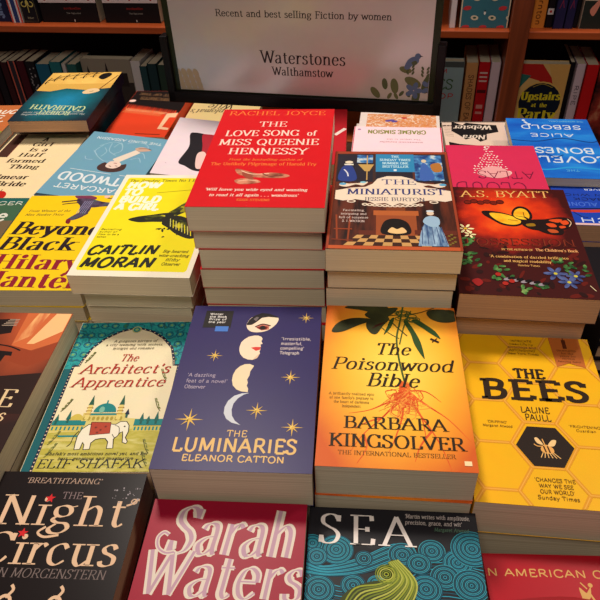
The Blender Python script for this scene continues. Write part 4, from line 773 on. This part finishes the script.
#A.polyc(bb, (.872, .118), (.885, .145), (.905, .15), (.915, .13), (.90, .112), (.885, .105)); A.ell(bb, .912, .155, .012); A.poly((60, 80, 120), (.87, .12), (.85, .10), (.88, .11)); A.ell((150, 120, 90), .925, .155, .005, .003); A.ell((60, 80, 130), .89, .055, .010, .007, 30); A.ell((60, 80, 130), .935, .05, .009, .006, -30)
pm = flat((186, 172, 170), .35, 1.4, 'poster_paper')
pb = pm.node_tree.nodes['Principled BSDF']; pb.inputs['Coat Weight'].default_value = 1; pb.inputs['Coat IOR'].default_value = 2.2; pb.inputs['Coat Roughness'].default_value = .22
pv = [(-.211, 0, 0), (.211, 0, 0), (.211, .297, 0), (-.211, .297, 0)]
vb, fb = boxes([(-.211, -.1485, -.0006, .211, .1485, 0)]); n0 = len(vb)
po = obj('poster', vb+[(x, y, z) for x, y, z in A.v], fb+[tuple(i+n0 for i in q) for q in A.f], [pm]+A.mats, sg, [0]*len(fb)+[m+1 for m in A.mi])
po.rotation_euler = (PI/2, 0, 0); po.location = (0, -.0026, zb+.0185+.1485+.003)
v, f = boxes([(-Wd/2, -.010, zb, Wd/2, .012, zb+.0195), (-Wd/2, -.010, zb, -Wd/2+.013, .012, zb+.112), (Wd/2-.013, -.010, zb, Wd/2, .012, zb+.112)])
bevel(obj('holder', v, f, blk, sg), .0015)
v, f = boxes([(-.012, -.004, 0, .012, .010, zb+.004), (-.03, -.012, 0, .03, .02, .006)]); obj('stem', v, f, blk, sg)

# ------------------------------------------------------------------ bookcase
BY = math.radians(-11.5); BO = Vector((0, 1.590, 0)); 
def bw(s, t, z): return (BO.x+s*math.cos(BY)-t*math.sin(BY), BO.y+s*math.sin(BY)+t*math.cos(BY), z)
bc = thing('bookcase', 'tall orange-brown wooden bookcase behind the display table', 'bookcase', tuple(BO), BY)
wd = wood('bookcase_wood', (148, 62, 26), (176, 82, 38), 20, .12, 1, 1, .35); wdv = wood('upright_wood', (104, 46, 24), (142, 66, 34), 20, 1, 1, .1, .35); dark = flat((34, 20, 16), .6)
UP = (-1.30, .516, 1.76)
for s in UP:
    v, f = boxes([(s, -.004, 0, s+.042, .32, 2.3)]); bevel(obj('upright', v, f, wdv, bc), .002)
SH = (.08, .261, .542, .807, 1.084, 1.361, 1.638, 1.92, 2.28)      # top faces; 0.828 carries the upper row
SH = (.08, .30, .545, .828, 1.115, 1.40, 1.69, 1.98, 2.28)
for z in SH:
    for a, b in ((UP[0]+.042, UP[1]), (UP[1]+.042, UP[2])):
        v, f = boxes([(a, 0, z-.017, b, .30, z)]); bevel(obj('shelf', v, f, wd, bc), .002)
v, f = boxes([(UP[0], .302, 0, UP[2]+.042, .32, 2.3)]); obj('back_panel', v, f, dark, bc)

def shelf_book(s0, s1, z, h, dep, t0, c, label, artf=None, face=False, cat='book', lean=0, group=None, name='book', pagec=None):
    """spine out (or face out) between s0 and s1 mm along the shelf"""
    w = (s1-s0)/1000-.001; m = (s0+s1)/2000; h /= 1000; dep /= 1000
    col = c if isinstance(c, bpy.types.Material) else flat(c)
    r = thing(name, label, cat, bw(m, t0, z), BY, group)
    r.rotation_euler = (math.radians(-lean), 0, BY)
    v, f = boxes([(-w/2, 0, 0, w/2, .0012, h)] + ([(-w/2, 0, 0, -w/2+.0012, dep, h), (w/2-.0012, 0, 0, w/2, dep, h)] if not face else [(-w/2, dep-.0012, 0, w/2, dep, h), (-w/2, 0, 0, -w/2+.0012, dep, h)]))
    A = Art(w, h)
    if artf: artf(A)
    n0 = len(v)
    v += [(x, -z_-.0001, y+h/2) for x, y, z_ in A.v]; mats = [col]+A.mats
    obj('cover', v, f+[tuple(i+n0 for i in q) for q in A.f], mats, r, [0]*len(f)+[k+1 for k in A.mi])
    v, f = boxes([(-w/2+.0013, .0013, .0005, w/2-.0013, dep-.0013, h-.001)]); obj('page_block', v, f, pagec or PAGES, r)
    return r
def spine_text(t, c, v0=.2, v1=.8, W=.16):
    def g(A):
        # lettering running down the spine
        B = Art(A.h, A.w); B.text(t, 1-v1, .3, 1-v0, .42, c, W, serif=False)
        for (fc, mi) in zip(B.f, B.mi):
            A.face([(B.v[i][1], -B.v[i][0]) for i in fc], A.mat(B.mats[mi])); 
        A.up()
    return g
U, L_ = .8285, .5455
def stripes(A):
    A.rect((200, 70, 60), .0, 0, .14, 1); A.rect((210, 200, 205), .14, 0, .22, 1); A.rect((44, 60, 110), .30, 0, .70, 1); A.rect((210, 200, 205), .74, 0, .82, 1); A.rect((200, 70, 60), .84, 0, 1, 1)
def ornament(A):
    g = (190, 170, 90); A.line(g, .05, (.5, .95), (.5, .12))
    for v in (.22, .40, .6, .8):
        A.ring(g, .06, .28, v, .16, .14, 90, 400); A.ring(g, .06, .72, v, .16, .14, 140, 450); A.ell(g, .5, v+.02, .1, .14)
    A.line((120, 110, 80), .02, (.03, .02), (.97, .02), (.97, .98), (.03, .98), (.03, .02), smooth=False); A.text('Hilar', .3, .05, .7, .02, (170, 160, 130), .14)
def blackbook(A):
    A.rect((216, 196, 196), .0, .20, 1, .262)
    for k in range(3): A.ell((170, 40, 50), .12+.38*k, .232, .02); A.ell((90, 90, 110), .3+.38*k, .232, .012)
    A.text('bookseller', .42, .135, .72, .018, (150, 40, 34), .2); A.text('The Signature', .45, .088, .70, .014, (150, 146, 140), .14); A.rect((200, 196, 190), .56, .008, .575, .03)
def lips(A):
    r, c, dk = (200, 60, 66), (222, 208, 180), (60, 90, 80)
    A.line((226, 200, 170), .04, (.01, 0), (.01, 1), smooth=False); A.line((226, 200, 170), .03, (.99, 0), (.99, 1), smooth=False)
    for j in range(9):
        for i in range(4):
            v = .005+.105*j; u = (.13 if j % 2 == 0 else -.02)+i*(.36 if j % 2 == 0 else .36)
            if j % 2 == 0: A.ell(r, u, v, .085, .045, 8, 12) if not j % 4 == 2 or i in (0, 2) else None
            else: A.ell(c, u-.06+.02, v, .08, .05, -8, 12); A.ell(dk, u-.04, v, .035, .022)
    A.ell((240, 236, 226), .5, .165, .02, .04); A.ell((30, 30, 30), .5, .185, .016, .018)
shelf_book(-800, -724, U, 198, 140, .03, (30, 34, 66), 'midnight blue book at the left end of the upper shelf', spine_text('ERNE', (110, 130, 170), .05, .3))
shelf_book(-722, -691, U, 198, 140, .022, (226, 214, 210), 'red, white and blue striped spine on the upper left shelf', stripes)
shelf_book(-688, -646, U, 205, 150, .022, (26, 24, 30), 'black spine with yellow scroll ornament on the upper left shelf', ornament)
shelf_book(-640, -484, U, 235, 40, .03, (26, 20, 22), 'left black face-out book with a white and red band, upper shelf', blackbook, face=True)
shelf_book(-468, -322, U, 235, 40, .03, (26, 20, 22), 'right black face-out book with a white and red band, upper shelf', blackbook, face=True)
for s0, s1, c, lab, af in ((-860, -830, (46, 20, 24), 'maroon spine at the far left of the lower shelf', None), (-828, -806, (30, 26, 32), 'charcoal spine at the left of the lower shelf', None), (-804, -784, (60, 26, 30), 'dark wine spine beside the striped one, lower shelf', None), (-782, -758, (50, 44, 52), 'dark spine with two salmon stripes on the lower shelf', lambda A: (A.rect((200, 96, 80), .05, 0, .22, 1), A.rect((200, 96, 80), .78, 0, .95, 1))),
    (-756, -732, (72, 22, 32), 'maroon spine left of the speckled one, lower shelf', None), (-730, -702, (30, 28, 32), 'black and white speckled spine on the lower left shelf', lambda A: [A.ell((150, 146, 150), .2+.6*rnd.random(), .1+.8*rnd.random(), .08, n=6) for _ in range(40)]),
    (-700, -661, (34, 96, 124), 'mid blue spine on the lower left shelf', spine_text('ATLAS', (160, 190, 200), .3, .8)), (-659, -626, (38, 112, 118), 'teal spine on the lower left shelf', spine_text('HOME', (180, 200, 190), .35, .85)), (-624, -612, (196, 190, 184), 'thin white spine between teal books, lower left shelf', None), (-610, -582, (44, 96, 92), 'dark green spine beside the pale face-out book', None),
    (-404, -384, (40, 70, 74), 'slate green spine right of the white one, lower shelf', None), (-382, -356, (34, 56, 60), 'dark slate spine near the sign, lower left shelf', spine_text('NIGHT', (110, 140, 120), .3, .8)), (-354, -326, (46, 64, 54), 'dark olive spine next to the sign, lower left shelf', None), (-324, -290, (28, 34, 36), 'near-black spine beside the sign edge, lower left shelf', None)):
    shelf_book(s0, s1, L_, rnd.uniform(174, 182), 95, .03, c, lab, None if af and af.__name__ == 'g' else af)
def city(A):
    A.rect((150, 138, 122), 0, 0, 1, 1); A.rect((60, 52, 48), 0, .0, 1, .66); A.poly((44, 36, 36), (.05, .66), (.12, .9), (.18, .66)); A.poly((44, 36, 36), (.44, .66), (.50, .96), (.56, .66)); A.rect((44, 36, 36), .7, .6, .9, .8)
shelf_book(-578, -436, L_, 184, 25, .05, (160, 150, 130), 'pale face-out book with dark spires on the lower left shelf', city, face=True)
shelf_book(-434, -406, L_, 182, 100, .045, (214, 206, 204), 'white spine right of the spires book, lower left shelf')
shelf_book(381, 395, U, 198, 130, .02, (222, 206, 208), 'thin white spine left of the lips-and-eyes book')
shelf_book(403, 512, U, 198, 25, .022, (62, 116, 132), 'teal face-out book patterned with red lips and pale eyes', lips, face=True)
shelf_book(562, 592, U, 198, 130, .025, (214, 130, 50), 'orange spine beside the wooden upright, upper right shelf', spine_text('Thornton', (120, 60, 20), .03, .5))
shelf_book(594, 609, U, 190, 130, .03, (30, 22, 28), 'black spine with white and red square, upper right shelf', lambda A: (A.rect((220, 210, 210), .05, .145, .95, .215), A.ell((190, 40, 40), .5, .18, .2)))
shelf_book(610, 633, U, 200, 140, .022, (40, 36, 76), 'left of two navy spines on the upper right shelf', spine_text('NICK', (140, 40, 70), .2, .8))
shelf_book(634, 653, U, 200, 140, .022, (38, 34, 72), 'right of two navy spines on the upper right shelf', spine_text('NICK', (140, 40, 70), .2, .8))
shelf_book(654, 664, U, 190, 140, .03, (24, 22, 30), 'thin black spine right of the navy ones, upper right shelf')
def penn(A):
    A.rect((40, 44, 40), 0, .0, 1, .27); A.polyc((210, 130, 110), (.2, .20), (.32, .26), (.42, .38), (.34, .28), (.28, .16), (.22, .10)); A.rect((190, 180, 168), .0, .9, 1, 1)
    B = Art(A.h, A.w); B.text('AGNES OBERT', .35, .60, .85, .20, (60, 40, 40), .16)
    for fc, mi in zip(B.f, B.mi): A.face([(B.v[i][1]-.01, -B.v[i][0]) for i in fc], A.mat(B.mats[mi]))
shelf_book(667, 790, U, 198, 25, .022, (206, 176, 156), 'beige face-out book with dark lower edge, upper right shelf', lambda A: (A.rect((40, 44, 40), 0, .0, 1, .30), A.polyc((210, 130, 110), (.12, .20), (.22, .30), (.36, .46), (.28, .28), (.20, .14)), A.line((60, 40, 40), .04, (.5, .6), (.5, .42), (.6, .42), (.6, .6), smooth=False), A.line((60, 40, 40), .03, (.5, .38), (.62, .38), smooth=False)), face=True)
def wives(A):
    A.poly((40, 44, 40), (0, .14), (.2, .20), (.45, .16), (.7, .22), (1, .16), (1, .0), (0, 0)); A.rect((150, 70, 60), .28, .06, .62, .14)
    A.text('LIAM', .28, .86, .70, .05, (190, 60, 60), .2, serif=False); A.text('ES', .52, .66, .83, .12, (70, 100, 60), .12, serif=False); A.text('STOP', .30, .54, .85, .06, (190, 60, 60), .2, serif=False); A.text('E', .46, .32, .62, .12, (90, 130, 60), .14, serif=False)
    A.rect((80, 86, 86), 0, .93, 1, 1)
shelf_book(300, 428, L_, 200, 25, .035, (150, 172, 176), 'grey-green face-out book with red and green capitals, lower right shelf', wives, face=True)
shelf_book(432, 461, L_, 198, 130, .035, (206, 146, 90), 'tan spine on the lower right shelf', spine_text('SHADES OF EARTH', (120, 80, 50), .1, .85))
shelf_book(462, 489, L_, 200, 130, .035, (196, 24, 32), 'scarlet spine between tan and white, lower right shelf', lambda A: [A.rect((222, 190, 180), .15, .86-.05*k, .85, .88-.05*k) for k in range(3)]+[A.rect((90, 20, 24), .1, .62, .9, .66), A.rect((222, 150, 140), .2, .42, .8, .47), A.rect((222, 150, 140), .2, .35, .8, .38)])
shelf_book(490, 513, L_, 200, 130, .035, (222, 196, 204), 'pale pink spine beside the wooden upright, lower right shelf')
shelf_book(562, 670, L_, 200, 25, .03, (222, 180, 112), 'face-out book with yellow lettering on a dark circle', art_party, face=True)
shelf_book(672, 684, L_, 200, 130, .045, (24, 20, 24), 'black spine right of the dark-circle book')
shelf_book(685, 706, L_, 200, 130, .035, (214, 190, 200), 'pale pink spine right of the dark-circle book', spine_text('RIPE', (60, 50, 60), .5, .75))
shelf_book(707, 735, L_, 200, 130, .03, (206, 26, 30), 'scarlet spine at the right end of the lower shelf')
shelf_book(737, 870, L_, 200, 25, .03, mottled('figure_print', [(.4, (50, 20, 22)), (.55, (150, 50, 40)), (.68, (210, 150, 110))], 18), 'dark red pictorial face-out book at the right edge', None, face=True)

# ------------------------------------------------------------------ room
def struct(name, bs, m):
    v, f = boxes(bs); o = obj(name, v, f, m); o['kind'] = 'structure'; return o
struct('floor', [(-3, -2, -.05, 3, 3.0, 0)], wood('floor_wood', (70, 48, 36), (96, 68, 48)))
wl = struct('wall_back', [(-3, 2.6, 0, 3, 2.7, 2.9)], flat((120, 100, 88), .8))

def area(name, loc, tgt, size, energy, col, sy=None):
    l = bpy.data.lights.new(name, 'AREA'); l.energy = energy; l.color = col; l.size = size
    if sy: l.shape = 'RECTANGLE'; l.size_y = sy
    o = bpy.data.objects.new(name, l); C.objects.link(o); o.location = loc
    o.rotation_euler = (Vector(tgt)-Vector(loc)).to_track_quat('-Z', 'Y').to_euler(); return o
area('ceiling_lamp', (-.3, 1.45, 2.75), (-.05, .75, .8), .35, 37, (1, .90, .79))
area('ceiling_lamp', (1.2, 1.1, 2.75), (.2, .8, .8), .3, 12, (1, .89, .77))
area('ceiling_lamp', (-.3, -.5, 2.75), (0, 1.0, .9), .6, 15, (1, .90, .80))
w = bpy.data.worlds.new('shop_light'); bpy.context.scene.world = w; w.use_nodes = True
bg = w.node_tree.nodes['Background']; bg.inputs[0].default_value = (1, .80, .70, 1); bg.inputs[1].default_value = .13

# ------------------------------------------------------------------ camera
cam = bpy.data.cameras.new('camera'); co = bpy.data.objects.new('camera', cam); C.objects.link(co)
cam.sensor_width = 36; cam.lens = 641.9/600*36; cam.clip_start = .01
p, rr = math.radians(39.8), math.radians(-3.0)
F = Vector((0, math.cos(p), -math.sin(p))); R0 = Vector((1, 0, 0)); U0 = R0.cross(F)
R = R0*math.cos(rr)+U0*math.sin(rr); Uv = -R0*math.sin(rr)+U0*math.cos(rr)
co.matrix_world = Matrix(((R.x, Uv.x, -F.x, 0), (R.y, Uv.y, -F.y, 0), (R.z, Uv.z, -F.z, 1.31), (0, 0, 0, 1)))
sc = bpy.context.scene; sc.camera = co
sc.view_settings.view_transform = 'Standard'; sc.view_settings.look = 'None'; sc.view_settings.gamma = 1; sc.view_settings.use_curve_mapping = False
sc.view_settings.exposure = 0.0
